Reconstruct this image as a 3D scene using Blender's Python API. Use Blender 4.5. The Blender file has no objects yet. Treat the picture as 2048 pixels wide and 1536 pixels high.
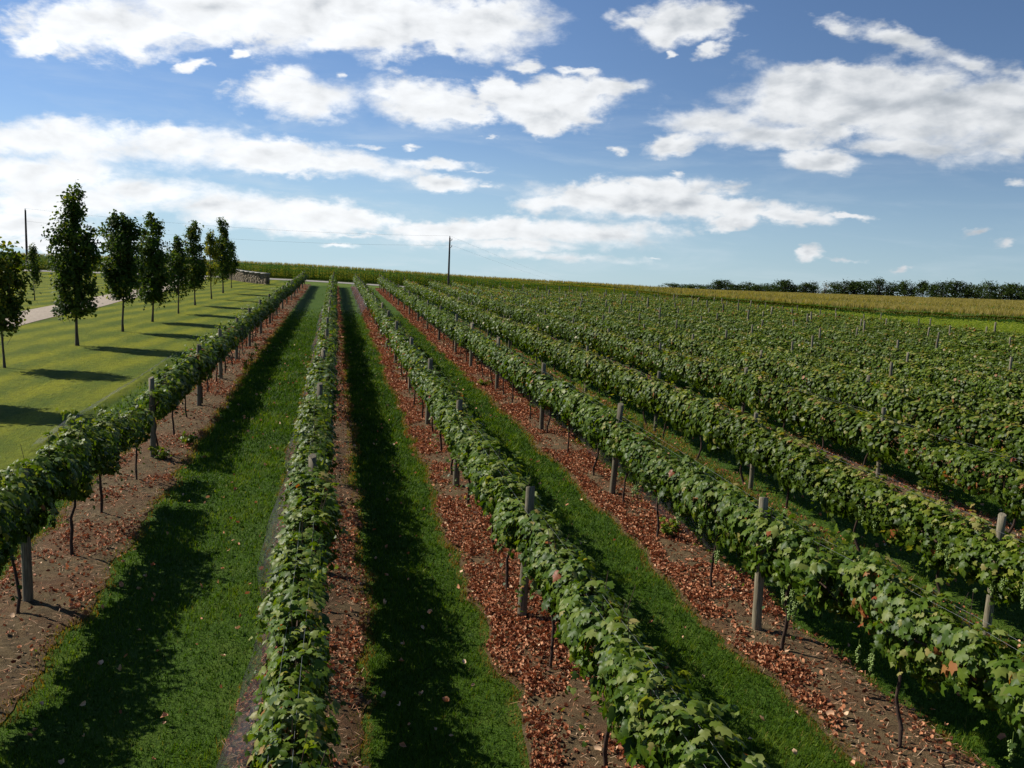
import bpy, math, random
import numpy as np
from mathutils import Matrix, Vector

# ---------------------------------------------------------------- camera, sky, sun, exposure
scene = bpy.context.scene
COL = scene.collection
R_, U_, F_ = (0.9818474747, -0.1855718537, 0.0392252918), (-0.0107354630, 0.1521029050, 0.9883063574), (0.1893681236, 0.9707872029, -0.1473496535)
EYE = np.array([0.0, 0.0, 4.7707])
FPX = 1837.189
cam_data = bpy.data.cameras.new('camera')
cam = bpy.data.objects.new('camera', cam_data)
COL.objects.link(cam)
cam_data.sensor_width = 36.0
cam_data.lens = FPX / 2048.0 * 36.0
cam_data.clip_start = 0.1
cam_data.clip_end = 6000.0
cam.matrix_world = Matrix(((R_[0], U_[0], -F_[0], EYE[0]), (R_[1], U_[1], -F_[1], EYE[1]), (R_[2], U_[2], -F_[2], EYE[2]), (0, 0, 0, 1)))
scene.camera = cam

SUN_ELEV, SUN_DIR = math.radians(40.0), (-0.857, 0.515)      # the sun stands to the left, a little ahead
SUN_STRENGTH, SKY_STRENGTH, EXPOSURE = 5.0, 0.060, 0.42
sun_data = bpy.data.lights.new('sun', 'SUN')
sun = bpy.data.objects.new('sun', sun_data)
COL.objects.link(sun)
sun_data.energy = SUN_STRENGTH
sun_data.angle = math.radians(0.5)
sun_data.color = (1.0, 0.95, 0.86)
sd = Vector((SUN_DIR[0] * math.cos(SUN_ELEV), SUN_DIR[1] * math.cos(SUN_ELEV), math.sin(SUN_ELEV)))
sun.rotation_euler = sd.to_track_quat('Z', 'Y').to_euler()
sun.location = (-40, 30, 60)
scene.view_settings.view_transform = 'Standard'
scene.view_settings.look = 'None'
scene.view_settings.exposure = EXPOSURE
scene.view_settings.gamma = 1.0


class NT:
    """small helper to write node trees"""
    def __init__(s, tree):
        s.t = tree
        s.n = tree.nodes
        s.l = tree.links

    def put(s, sock, val):
        if hasattr(val, 'is_output'):
            s.l.new(val, sock)
        elif val is not None:
            sock.default_value = val

    def math(s, op, a, b=None, c=None, clamp=False):
        n = s.n.new('ShaderNodeMath')
        n.operation = op
        n.use_clamp = clamp
        for i, v in enumerate((a, b, c)):
            s.put(n.inputs[i], v)
        return n.outputs[0]

    def vmath(s, op, a, b=None, out=0):
        n = s.n.new('ShaderNodeVectorMath')
        n.operation = op
        s.put(n.inputs[0], a)
        s.put(n.inputs[1], b)
        return n.outputs[out]

    def mix(s, f, a, b, blend='MIX'):
        n = s.n.new('ShaderNodeMix')
        n.data_type = 'RGBA'
        n.blend_type = blend
        s.put(n.inputs[0], f)
        for i, v in ((6, a), (7, b)):
            s.put(n.inputs[i], v if hasattr(v, 'is_output') or v is None or len(v) == 4 else (*v, 1))
        return n.outputs[2]

    def noise(s, vec, scale, detail=4, rough=0.55, dist=0.0, col=False):
        n = s.n.new('ShaderNodeTexNoise')
        s.put(n.inputs['Vector'], vec)
        n.inputs['Scale'].default_value = scale
        n.inputs['Detail'].default_value = detail
        n.inputs['Roughness'].default_value = rough
        n.inputs['Distortion'].default_value = dist
        return n.outputs[1 if col else 0]

    def ramp(s, fac, stops, interp='LINEAR'):
        n = s.n.new('ShaderNodeValToRGB')
        n.color_ramp.interpolation = interp
        e = n.color_ramp.elements
        while len(e) < len(stops):
            e.new(0.5)
        for i, (p, c) in enumerate(stops):
            e[i].position = p
            e[i].color = (*c, 1) if len(c) == 3 else c
        s.put(n.inputs[0], fac)
        return n.outputs[0]

    def smooth(s, v, lo, hi, to0=0.0, to1=1.0):
        n = s.n.new('ShaderNodeMapRange')
        n.interpolation_type = 'SMOOTHSTEP'
        for i, x in enumerate((v, lo, hi, to0, to1)):
            s.put(n.inputs[i], x)
        return n.outputs[0]

    def xyz(s, v):
        n = s.n.new('ShaderNodeSeparateXYZ')
        s.put(n.inputs[0], v)
        return n.outputs

    def comb(s, x, y, z):
        n = s.n.new('ShaderNodeCombineXYZ')
        for i, v in enumerate((x, y, z)):
            s.put(n.inputs[i], v)
        return n.outputs[0]

    def mapping(s, v, loc=(0, 0, 0), rot=(0, 0, 0), scale=(1, 1, 1), kind='POINT'):
        n = s.n.new('ShaderNodeMapping')
        n.vector_type = kind
        s.put(n.inputs[0], v)
        n.inputs[1].default_value = loc
        n.inputs[2].default_value = rot
        n.inputs[3].default_value = scale
        return n.outputs[0]


# the cumulus of the day: azimuth, elevation, half width, half height, tilt, weight (radians on the sky)
CLOUDS = [(-0.2512,0.1859,0.0448,0.0194,0.128,1), (-0.2811,0.1678,0.0233,0.0073,0.269,1), (-0.2032,0.1962,0.0577,0.0292,0.121,1),
          (-0.1253,0.2207,0.0987,0.0298,0.11,1), (-0.1879,0.1801,0.0291,0.0124,0.365,0.8), (-0.0386,0.2224,0.1012,0.0306,0.09,1),
          (0.062,0.2231,0.0928,0.0312,0.066,1), (0.1577,0.2212,0.0572,0.0264,0.045,1), (0.0115,0.2008,0.077,0.0121,0.074,0.8),
          (0.1089,0.2022,0.0312,0.0102,-0.278,0.7), (-0.1376,0.1656,0.0218,0.0083,0.349,0.75), (-0.0995,0.1794,0.013,0.0064,0.504,0.75),
          (-0.0382,0.1435,0.0589,0.0203,-0.013,1), (-0.0433,0.1657,0.0306,0.0101,0.078,0.75), (-0.068,0.148,0.028,0.0121,0.078,0.8),
          (0.0028,0.1677,0.0077,0.0056,0.07,0.7), (0.0897,0.1451,0.0655,0.0207,-0.082,1), (0.1319,0.1357,0.0316,0.0125,-0.122,0.9),
          (0.048,0.1526,0.0286,0.0113,0.06,0.9), (0.1704,0.1622,0.0236,0.0145,0.041,0.95), (0.2261,0.1509,0.0578,0.0229,0.033,1),
          (0.219,0.1331,0.0264,0.0146,0.035,0.9), (0.27,0.1645,0.0419,0.0103,0.109,0.85), (0.301,0.1676,0.0209,0.0051,0.02,0.6),
          (0.2455,0.1825,0.0314,0.0062,0.028,0.6), (0.1931,0.1842,0.0251,0.0072,0.037,0.65), (0.3558,0.2302,0.0512,0.019,-0,1),
          (0.2972,0.2313,0.0284,0.0091,-0.149,0.75), (0.3828,0.2045,0.0195,0.0085,0.343,0.85), (0.3452,0.1996,0.0083,0.004,0.007,0.6),
          (0.5075,0.2232,0.0543,0.0116,-0.283,0.55), (0.5594,0.2079,0.0534,0.0105,-0.343,0.75), (0.6319,0.1828,0.0472,0.0111,-0.307,0.65),
          (0.6662,0.1747,0.0279,0.0092,-0.228,0.6), (0.5461,0.1559,0.1231,0.0321,-0.017,1), (0.615,0.1385,0.0912,0.0333,-0.165,1),
          (0.4487,0.1544,0.0356,0.0276,-0.001,1), (0.4839,0.1685,0.0552,0.0208,0.077,1), (0.3931,0.1322,0.0569,0.0143,0.012,0.95),
          (0.3536,0.1116,0.0392,0.0104,0.194,0.95), (0.4995,0.0988,0.0379,0.0111,-0.079,0.9), (0.4389,0.1228,0.0768,0.0142,0.009,0.9),
          (0.5955,0.1133,0.0778,0.0126,-0.006,0.8), (0.6556,0.1576,0.0422,0.0208,-0.036,0.9), (0.665,0.1081,0.0377,0.0103,-0.012,0.6),
          (-0.2883,0.0793,0.0706,0.0178,0.085,1), (-0.2456,0.0805,0.0625,0.0182,0.024,1), (-0.1596,0.0861,0.0748,0.0189,0.018,1),
          (-0.0779,0.0819,0.0973,0.0174,-0.008,1), (0.008,0.0788,0.0784,0.0125,-0.033,0.95), (0.0966,0.0822,0.0635,0.0063,-0.022,0.75),
          (-0.2766,0.0503,0.0809,0.0209,0.069,1), (-0.1837,0.0395,0.0945,0.0139,-0.053,0.95), (-0.1124,0.0299,0.0869,0.0163,-0.04,1),
          (-0.0325,0.0236,0.0837,0.0167,-0.043,1), (0.0139,0.0215,0.0449,0.0106,0.044,0.9), (-0.2471,0.0286,0.097,0.0194,0.056,0.9),
          (-0.2993,0.0024,0.0759,0.0142,-0.052,0.8), (0.1103,0.0638,0.0329,0.0085,-0.041,0.95), (0.1566,0.0631,0.0149,0.0037,0.041,0.7),
          (0.1444,0.0766,0.0319,0.0032,0.042,0.5), (0.0335,0.0979,0.0262,0.0042,0.003,0.55), (0.0751,0.1001,0.0158,0.0031,0.05,0.5),
          (0.3049,0.055,0.1008,0.018,0.033,1), (0.2361,0.0505,0.0587,0.0096,0.123,0.9), (0.3835,0.0503,0.0997,0.0126,-0.057,0.95),
          (0.4701,0.041,0.0514,0.0072,-0.025,0.85), (0.4253,0.0371,0.0365,0.0083,0.12,0.9), (0.533,0.0428,0.0353,0.004,-0.065,0.5),
          (0.1464,0.0155,0.1019,0.0129,0.04,0.95), (0.2537,0.0181,0.1018,0.0139,0.038,0.95), (0.1953,0.0025,0.0969,0.0086,0.039,0.75),
          (0.0877,0.0141,0.0481,0.0075,0.041,0.8), (0.4952,0.0048,0.0123,0.0082,0.222,0.75), (0.532,-0.0007,0.0305,0.0051,-0.05,0.5),
          (0.6452,0.0327,0.0154,0.0048,0.222,0.7), (0.6748,0.0236,0.0143,0.0052,0.229,0.7), (0.6765,0.0784,0.0188,0.0061,0.003,0.65),
          (0.5842,-0.006,0.011,0.004,0.234,0.6), (0.3401,-0.005,0.0096,0.0032,0.04,0.55), (0.3555,0.0823,0.0094,0.0047,0.026,0.5),
          (0.2942,0.1041,0.0127,0.0063,-0.141,0.6), (0.0038,-0.005,0.037,0.0037,-0.014,0.5), (0.255,-0.0085,0.1399,0.0086,-0.012,0.5),
          (-0.2743,-0.0107,0.1252,0.0125,-0.02,0.62), (0.0141,0.0059,0.1059,0.0064,-0.012,0.5), (0.159,0.1157,0.0317,0.0037,-0.008,0.45)]


def build_sky():
    w = bpy.data.worlds.new('World')
    scene.world = w
    w.use_nodes = True
    t = NT(w.node_tree)
    t.n.clear()
    out = t.n.new('ShaderNodeOutputWorld')
    bg = t.n.new('ShaderNodeBackground')
    t.l.new(bg.outputs[0], out.inputs[0])
    bg.inputs[1].default_value = SKY_STRENGTH
    tc = t.n.new('ShaderNodeTexCoord')
    d = t.vmath('NORMALIZE', tc.outputs['Generated'])
    sky = t.n.new('ShaderNodeTexSky')
    sky.sky_type = 'NISHITA'
    sky.sun_disc = False
    sky.sun_elevation = SUN_ELEV
    sky.sun_rotation = math.atan2(SUN_DIR[0], SUN_DIR[1])
    sky.altitude = 250
    sky.air_density = 1.0
    sky.dust_density = 0.25
    sky.ozone_density = 3.0
    # the vineyard slopes: its own plane is tilted against the true horizon, which lies a little lower
    t.put(sky.inputs[0], t.vmath('NORMALIZE', t.vmath('ADD', d, (0, 0, 0.06))))
    x, y, z = t.xyz(d)
    az = t.math('ARCTAN2', x, y)
    el = t.math('ARCSINE', z)
    p = t.comb(az, el, 0.0)
    # cloud structure: flattened towards the horizon
    zz = t.math('ADD', t.math('MAXIMUM', z, 0.0), 0.16)
    q = t.comb(t.math('DIVIDE', x, zz), t.math('DIVIDE', y, zz), 0.0)
    q2 = t.comb(t.math('MULTIPLY', az, 1.0), t.math('MULTIPLY', el, 1.9), 0.0)
    warp = t.noise(q2, 9.0, 3, 0.5, col=True)
    pw = t.vmath('ADD', p, t.vmath('MULTIPLY', t.vmath('SUBTRACT', warp, (0.5, 0.5, 0.5)), (0.020, 0.012, 0.0)))
    warp2 = t.noise(q2, 42.0, 3, 0.6, col=True)
    pw = t.vmath('ADD', pw, t.vmath('MULTIPLY', t.vmath('SUBTRACT', warp2, (0.5, 0.5, 0.5)), (0.032, 0.016, 0.0)))
    m = None
    for i, (a, e, rx, ry, rot, s) in enumerate(CLOUDS):
        if i and i % 22 == 0:       # evaluate the clouds in batches
            tiny = t.math('MULTIPLY', m, 1e-7)
            pw = t.vmath('ADD', pw, t.comb(tiny, tiny, 0.0))
        v = t.mapping(pw, (a, e, 0), (0, 0, rot), (rx * 1.25, ry * 1.3, 1), 'TEXTURE')
        r = t.vmath('LENGTH', v, out=1)
        r = t.math('ADD', r, (1.0 - s) * 1.0)
        m = r if m is None else t.math('SMOOTH_MIN', m, r, 0.12)
    f = t.math('SUBTRACT', 1.0, m)
    n1 = t.noise(q2, 17.0, 7, 0.6, 0.25)
    e0 = t.noise(q2, 20.0, 4, 0.5, 0.2)
    n1b = t.noise(t.vmath('ADD', q2, (-0.010, 0.016, 0)), 20.0, 4, 0.5, 0.2)
    n2 = t.noise(q2, 55.0, 4, 0.6, 0.2)
    fluff = t.math('ADD', t.math('MULTIPLY', t.math('SUBTRACT', n1, 0.5), 2.0), t.math('MULTIPLY', t.math('SUBTRACT', n2, 0.5), 0.65))
    body = t.math('ADD', t.math('MULTIPLY', t.math('MAXIMUM', f, -0.6), 1.35), fluff)
    soft = t.smooth(t.noise(q2, 5.5, 2, 0.5), 0.40, 0.62, 0.52, 1.0)      # some edges crisp, some frayed
    dens = t.smooth(body, t.math('MULTIPLY', soft, -0.20), soft)
    core = t.smooth(body, 0.45, 1.5)
    # thin veil low down near the horizon
    veil = t.math('MULTIPLY', t.smooth(el, 0.14, -0.04), t.smooth(az, 0.75, -0.1, 0.40, 0.72))
    wisp = t.math('MULTIPLY', t.smooth(t.noise(t.comb(t.math('MULTIPLY', az, 1.0), t.math('MULTIPLY', el, 5.5), 3.0), 7.0, 5, 0.6, 0.4), 0.45, 0.75), t.smooth(el, 0.22, 0.02))
    emb = t.math('SUBTRACT', n1b, e0)
    lit = t.math('ADD', t.math('MULTIPLY', emb, -0.55), 1.0)
    lit = t.math('SUBTRACT', lit, t.math('MULTIPLY', core, 0.07))
    lit = t.math('MINIMUM', t.math('MAXIMUM', lit, 0.74), 1.06)
    lit = t.math('MULTIPLY', lit, t.smooth(az, 0.75, -0.25, 0.84, 1.06))
    k = 0.76 / SKY_STRENGTH
    white = t.mix(t.smooth(lit, 0.66, 0.95), (0.62 * k, 0.68 * k, 0.75 * k), (0.93 * k, 0.95 * k, 0.97 * k))
    white = t.mix(1.0, white, t.comb(lit, lit, lit), 'MULTIPLY')
    clear = t.mix(1.0, sky.outputs[0], (1.06, 1.17, 1.35), 'MULTIPLY')
    dim = t.smooth(az, 0.75, 0.0, 0.80, 1.03)
    clear = t.mix(1.0, clear, t.comb(dim, dim, dim), 'MULTIPLY')
    base = t.mix(veil, clear, (0.50 * k, 0.69 * k, 0.80 * k))
    base = t.mix(t.math('MULTIPLY', wisp, t.smooth(az, 0.75, -0.1, 0.12, 0.4)), base, (0.72 * k, 0.80 * k, 0.86 * k))
    t.put(bg.inputs[0], t.mix(t.math('MULTIPLY', dens, 0.97), base, white))
    w.cycles.sampling_method = 'MANUAL'
    w.cycles.sample_map_resolution = 512


build_sky()

# ---------------------------------------------------------------- terrain
rng = np.random.default_rng(7)
random.seed(7)
Y_END = 116.5
ROWS = {1: -3.78, 2: -0.30, 3: 2.42, 4: 5.35, 5: 8.45, 6: 11.75}
for k_ in range(7, 17):
    ROWS[k_] = -6.735 + 3.05 * k_ + 0.0


def sstep(t):
    t = np.clip(t, 0, 1)
    return t * t * (3 - 2 * t)


def gz(X, Y):
    X = np.asarray(X, float)
    Y = np.asarray(Y, float)
    Xe = np.where(X < 0, 12 * np.tanh(X / 12), np.where(X < 40, X, 40 + 84 * np.tanh((X - 40) / 70)))
    g = np.clip((Y - 22) / 91, 0, 1) ** 1.15
    z = -(1.0 + 0.023 * Xe) * g
    z = z + 0.3 * sstep((Y - 112) / 12) * (1 - sstep((X + 5) / 30))
    z = z - 0.036 * np.clip(Y - 131, 0, None)
    z = z - 0.05 * np.clip(Y - 430, 0, None) - 0.03 * np.clip(Y - 160, 0, None) * (1 - sstep((X - 40) / 80))
    return z


def hash2(ix, iy, seed):
    h = (ix.astype(np.int64) * 374761393 + iy.astype(np.int64) * 668265263 + seed * 974711) & 0x7fffffff
    h = (h ^ (h >> 13)) * 1274126177 & 0x7fffffff
    return ((h ^ (h >> 16)) & 0xffff) / 65535.0


def vnoise(x, y, seed=0):
    x = np.asarray(x, float)
    y = np.asarray(y, float)
    ix, iy = np.floor(x), np.floor(y)
    fx, fy = sstep(x - ix), sstep(y - iy)
    a, b = hash2(ix, iy, seed), hash2(ix + 1, iy, seed)
    c, d = hash2(ix, iy + 1, seed), hash2(ix + 1, iy + 1, seed)
    return (a * (1 - fx) + b * fx) * (1 - fy) + (c * (1 - fx) + d * fx) * fy


def in_view(P, margin=1.12):
    """points that the photograph's field of view (with a margin) can take in"""
    d = np.asarray(P, float) - EYE
    z = d @ np.array(F_)
    x = d @ np.array(R_)
    y = d @ np.array(U_)
    zz = np.maximum(z, 0.01)
    return (z > 0.5) & (np.abs(x / zz) < 1024 / FPX * margin + 0.02) & (np.abs(y / zz) < 768 / FPX * margin + 0.03)


# ---------------------------------------------------------------- mesh helpers
def make_mesh(name, V, Fs, attrs=None, smooth=False):
    """V (n,3); Fs list of (m,k) index arrays; attrs {name: per-face values}"""
    me = bpy.data.meshes.new(name)
    V = np.asarray(V, np.float32)
    me.vertices.add(len(V))
    me.vertices.foreach_set('co', V.ravel())
    Fs = [np.asarray(f, np.int32) for f in Fs if len(f)]
    tot = np.concatenate([np.full(len(f), f.shape[1], np.int32) for f in Fs])
    idx = np.concatenate([f.ravel() for f in Fs])
    me.loops.add(len(idx))
    me.loops.foreach_set('vertex_index', idx)
    me.polygons.add(len(tot))
    me.polygons.foreach_set('loop_start', np.concatenate([[0], np.cumsum(tot)[:-1]]).astype(np.int32))
    me.polygons.foreach_set('loop_total', tot)
    if smooth:
        me.polygons.foreach_set('use_smooth', np.ones(len(tot), bool))
    for k, v in (attrs or {}).items():
        a = me.attributes.new(k, 'FLOAT', 'FACE')
        a.data.foreach_set('value', np.asarray(v, np.float32))
    me.update(calc_edges=True)
    return me


def link(name, me, mat, parent=None):
    o = bpy.data.objects.new(name, me)
    if mat is not None and not me.materials:
        me.materials.append(mat)
    COL.objects.link(o)
    if parent is not None:
        o.parent = parent
    return o


def tag(o, label=None, cat=None, group=None, kind=None):
    if label:
        o['label'] = label
    if cat:
        o['category'] = cat
    if group:
        o['group'] = group
    if kind:
        o['kind'] = kind
    return o


def thing(name, loc, label, cat, group=None, rz=0.0):
    o = bpy.data.objects.new(name, None)
    o.empty_display_size = 0.2
    COL.objects.link(o)
    o.location = loc
    o.rotation_euler = (0, 0, rz)
    return tag(o, label, cat, group)


class MB:
    """collects geometry, then makes one mesh"""
    def __init__(s):
        s.V, s.F, s.A, s.n = [], [], [], 0

    def add(s, V, F, a=0.5):
        V = np.asarray(V, float).reshape(-1, 3)
        F = np.asarray(F, np.int64)
        s.V.append(V)
        s.F.append(F + s.n)
        s.A.append(np.broadcast_to(np.asarray(a, float), (len(F),)))
        s.n += len(V)

    def tube(s, pts, radii, sides=6, cap=True, a=0.5):
        pts = np.asarray(pts, float)
        n = len(pts)
        radii = np.broadcast_to(np.asarray(radii, float), (n,))
        T = np.gradient(pts, axis=0)
        T /= np.linalg.norm(T, axis=1)[:, None] + 1e-9
        ref = np.array([1.0, 0, 0]) if abs(T[0, 0]) < 0.8 else np.array([0, 1.0, 0])
        X = np.cross(T, ref)
        X /= np.linalg.norm(X, axis=1)[:, None] + 1e-9
        Yv = np.cross(T, X)
        ang = np.arange(sides) / sides * 2 * math.pi
        ring = np.cos(ang)[None, :, None] * X[:, None] + np.sin(ang)[None, :, None] * Yv[:, None]
        V = pts[:, None] + ring * radii[:, None, None]
        i = np.arange(n - 1)[:, None] * sides
        j = np.arange(sides)[None]
        jn = (j + 1) % sides
        F = np.stack([i + j, i + jn, i + sides + jn, i + sides + j], -1).reshape(-1, 4)
        s.add(V.reshape(-1, 3), F, a)
        if cap:
            for b in (0, (n - 1) * sides):
                ctr = pts[0] if b == 0 else pts[-1]
                ringv = V.reshape(-1, 3)[b:b + sides]
                s.add(np.vstack([ringv, ctr]), np.stack([np.arange(sides), (np.arange(sides) + 1) % sides, np.full(sides, sides), np.full(sides, sides)], -1)[:, :3], a)

    def box(s, lo, hi, a=0.5, M=None):
        x0, y0, z0 = lo
        x1, y1, z1 = hi
        V = np.array([[x0, y0, z0], [x1, y0, z0], [x1, y1, z0], [x0, y1, z0], [x0, y0, z1], [x1, y0, z1], [x1, y1, z1], [x0, y1, z1]], float)
        if M is not None:
            V = V @ M[0].T + M[1]
        s.add(V, [[3, 2, 1, 0], [4, 5, 6, 7], [0, 1, 5, 4], [1, 2, 6, 5], [2, 3, 7, 6], [3, 0, 4, 7]], a)

    def mesh(s, name, smooth=False, attr='tint'):
        by = {}
        for F, A in zip(s.F, s.A):
            by.setdefault(F.shape[1], []).append((F, A))
        Fs, As = [], []
        for k in by:
            Fs.append(np.concatenate([f for f, _ in by[k]]))
            As.append(np.concatenate([a for _, a in by[k]]))
        return make_mesh(name, np.concatenate(s.V), Fs, {attr: np.concatenate(As)}, smooth)


def norm(v):
    return v / (np.linalg.norm(v, axis=-1, keepdims=True) + 1e-9)


# leaf shapes: tip along +y, stalk at the origin, face +z
def lobed_leaf():
    a = [(0.0, -0.02), (0.16, -0.16), (0.42, -0.10), (0.50, 0.18), (0.36, 0.30), (0.44, 0.58), (0.20, 0.62), (0.0, 0.98),
         (-0.20, 0.62), (-0.44, 0.58), (-0.36, 0.30), (-0.50, 0.18), (-0.42, -0.10), (-0.16, -0.16)]
    V = [(0.0, 0.28, 0.0)]
    for x, y in a:
        V.append((x, y, -0.34 * x * x + 0.06 * abs(x) - 0.24 * max(y - 0.2, 0) ** 2 - 0.10 * (abs(x) > 0.4)))
    n = len(a)
    return np.array(V), np.array([[0, 1 + i, 1 + (i + 1) % n] for i in range(n)])


def simple_leaf():
    V = [(0, -0.08, 0), (0.46, 0.10, -0.07), (0.36, 0.62, -0.10), (0, 0.98, -0.16), (-0.36, 0.62, -0.10), (-0.46, 0.10, -0.07), (0, 0.4, 0.03)]
    return np.array(V), np.array([[6, 0, 1], [6, 1, 2], [6, 2, 3], [6, 3, 4], [6, 4, 5], [6, 5, 0]])


def fold_leaf():
    V = [(0, -0.1, 0.02), (0.48, 0.4, -0.1), (0, 0.98, -0.08), (-0.48, 0.4, -0.1)]
    return np.array(V), np.array([[0, 1, 2], [0, 2, 3]])


def dry_leaf():
    V = [(0.05, -0.1, 0.16), (0.34, 0.02, 0.42), (0.30, 0.50, 0.50), (0.02, 0.95, 0.22), (-0.26, 0.62, 0.05), (-0.32, 0.22, 0.46), (-0.02, 0.4, -0.06)]
    return np.array(V), np.array([[6, 0, 1], [6, 1, 2], [6, 2, 3], [6, 3, 4], [6, 4, 5], [6, 5, 0]])


def spread(shape, P, N, T, S, tint, r, wob=0.25):
    """copies of a leaf at P, facing N, tip towards T, size S"""
    TV, TF = shape
    n = len(P)
    N = norm(N)
    Yv = norm(T - N * np.sum(T * N, 1, keepdims=True) + 1e-4)
    Xv = np.cross(Yv, N)
    S = np.broadcast_to(S, (n,))
    sx = S * r.uniform(0.85, 1.15, n)
    cz = S * r.uniform(0.4, 1.9, n)
    V = P[:, None] + (TV[None, :, 0:1] * sx[:, None, None]) * Xv[:, None] + (TV[None, :, 1:2] * S[:, None, None]) * Yv[:, None] + (TV[None, :, 2:3] * cz[:, None, None]) * N[:, None]
    F = TF[None] + (np.arange(n) * len(TV))[:, None, None]
    A = np.repeat(np.broadcast_to(tint, (n,)), len(TF))
    return V.reshape(-1, 3), F.reshape(-1, TF.shape[1]), A


# ---------------------------------------------------------------- materials
def new_mat(name):
    m = bpy.data.materials.new(name)
    m.use_nodes = True
    t = NT(m.node_tree)
    b = t.n['Principled BSDF']
    return m, t, b


def attr(t, name):
    n = t.n.new('ShaderNodeAttribute')
    n.attribute_name = name
    return n.outputs['Fac']


def obj_random(t):
    return t.n.new('ShaderNodeObjectInfo').outputs['Random']


def bump(t, b, h, strength=0.5, dist=0.02):
    n = t.n.new('ShaderNodeBump')
    n.inputs['Strength'].default_value = strength
    n.inputs['Distance'].default_value = dist
    t.put(n.inputs['Height'], h)
    t.l.new(n.outputs[0], b.inputs['Normal'])


def leaf_mat(name, stops, rough=0.5, spec=0.35, transl=0.3, vary=0.25, tcol=(1.5, 1.5, 0.35)):
    m, t, b = new_mat(name)
    col = t.ramp(attr(t, 'tint'), stops)
    if vary:
        f = t.math('ADD', 1.0 - vary / 2, t.math('MULTIPLY', obj_random(t), vary))
        col = t.mix(1.0, col, t.comb(f, f, f), 'MULTIPLY')
    t.put(b.inputs['Base Color'], col)
    b.inputs['Roughness'].default_value = rough
    b.inputs['Specular IOR Level'].default_value = spec
    tr = t.n.new('ShaderNodeBsdfTranslucent')
    t.put(tr.inputs[0], t.mix(1.0, col, tcol, 'MULTIPLY'))
    ms = t.n.new('ShaderNodeMixShader')
    ms.inputs[0].default_value = transl
    t.l.new(b.outputs[0], ms.inputs[1])
    t.l.new(tr.outputs[0], ms.inputs[2])
    t.l.new(ms.outputs[0], t.n['Material Output'].inputs[0])
    return m


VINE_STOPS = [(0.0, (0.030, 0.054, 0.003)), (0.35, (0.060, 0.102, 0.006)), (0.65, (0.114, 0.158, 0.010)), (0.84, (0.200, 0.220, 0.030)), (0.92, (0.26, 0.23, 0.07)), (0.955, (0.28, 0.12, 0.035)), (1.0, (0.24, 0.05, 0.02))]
M_VINE = leaf_mat('vine leaf', VINE_STOPS, 0.45, 0.20, 0.36)
M_VINE_DEEP = leaf_mat('vine leaf of the near rows', [(0.0, (0.026, 0.052, 0.004)), (0.35, (0.052, 0.096, 0.007)), (0.65, (0.102, 0.150, 0.013)), (0.84, (0.180, 0.205, 0.050)), (0.92, (0.26, 0.23, 0.07)), (0.955, (0.28, 0.12, 0.035)), (1.0, (0.24, 0.05, 0.02))], 0.46, 0.20, 0.34)
M_MAPLE = leaf_mat('maple leaf', [(0.0, (0.022, 0.046, 0.007)), (0.5, (0.046, 0.085, 0.011)), (0.85, (0.105, 0.13, 0.016)), (1.0, (0.25, 0.22, 0.02))], 0.55, 0.15, 0.42, 0.15)
M_FARTREE = leaf_mat('woodland leaf', [(0.0, (0.014, 0.028, 0.006)), (0.5, (0.032, 0.052, 0.010)), (0.85, (0.066, 0.084, 0.020)), (1.0, (0.17, 0.15, 0.10))], 0.8, 0.03, 0.15, 0.5)
M_CORN = leaf_mat('corn leaf', [(0.0, (0.020, 0.060, 0.008)), (0.5, (0.045, 0.115, 0.015)), (0.8, (0.10, 0.165, 0.022)), (0.9, (0.22, 0.20, 0.06)), (1.0, (0.33, 0.25, 0.085))], 0.6, 0.08, 0.35, 0.0)
M_GRASS = leaf_mat('grass blade', [(0.0, (0.020, 0.054, 0.004)), (0.5, (0.060, 0.120, 0.007)), (0.8, (0.135, 0.185, 0.014)), (0.88, (0.19, 0.15, 0.04)), (1.0, (0.23, 0.095, 0.028))], 0.6, 0.10, 0.35, 0.0)
M_LOWCROP = leaf_mat('low crop leaf', [(0.0, (0.07, 0.13, 0.012)), (0.5, (0.15, 0.215, 0.020)), (0.85, (0.26, 0.30, 0.035)), (1.0, (0.36, 0.30, 0.10))], 0.6, 0.08, 0.4, 0.0)
M_DRY = leaf_mat('dry fallen leaf', [(0.0, (0.11, 0.036, 0.015)), (0.4, (0.33, 0.122, 0.054)), (0.75, (0.50, 0.238, 0.120)), (1.0, (0.62, 0.42, 0.26))], 0.65, 0.15, 0.12, 0.0, (1.3, 0.9, 0.7))


def bark_mat(name, c0, c1, scale=40):
    m, t, b = new_mat(name)
    tc = t.n.new('ShaderNodeTexCoord').outputs['Object']
    n = t.noise(t.mapping(tc, scale=(1, 1, 0.18)), scale, 5, 0.65)
    t.put(b.inputs['Base Color'], t.mix(t.smooth(n, 0.3, 0.7), c0, c1))
    b.inputs['Roughness'].default_value = 0.9
    b.inputs['Specular IOR Level'].default_value = 0.15
    bump(t, b, n, 0.8, 0.01)
    return m


M_TRUNK = bark_mat('vine bark', (0.028, 0.017, 0.012), (0.085, 0.055, 0.040))
M_TREEBARK = bark_mat('maple bark', (0.045, 0.035, 0.028), (0.13, 0.105, 0.085), 25)
M_POLE = bark_mat('utility pole wood', (0.035, 0.028, 0.024), (0.09, 0.075, 0.062), 14)


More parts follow.
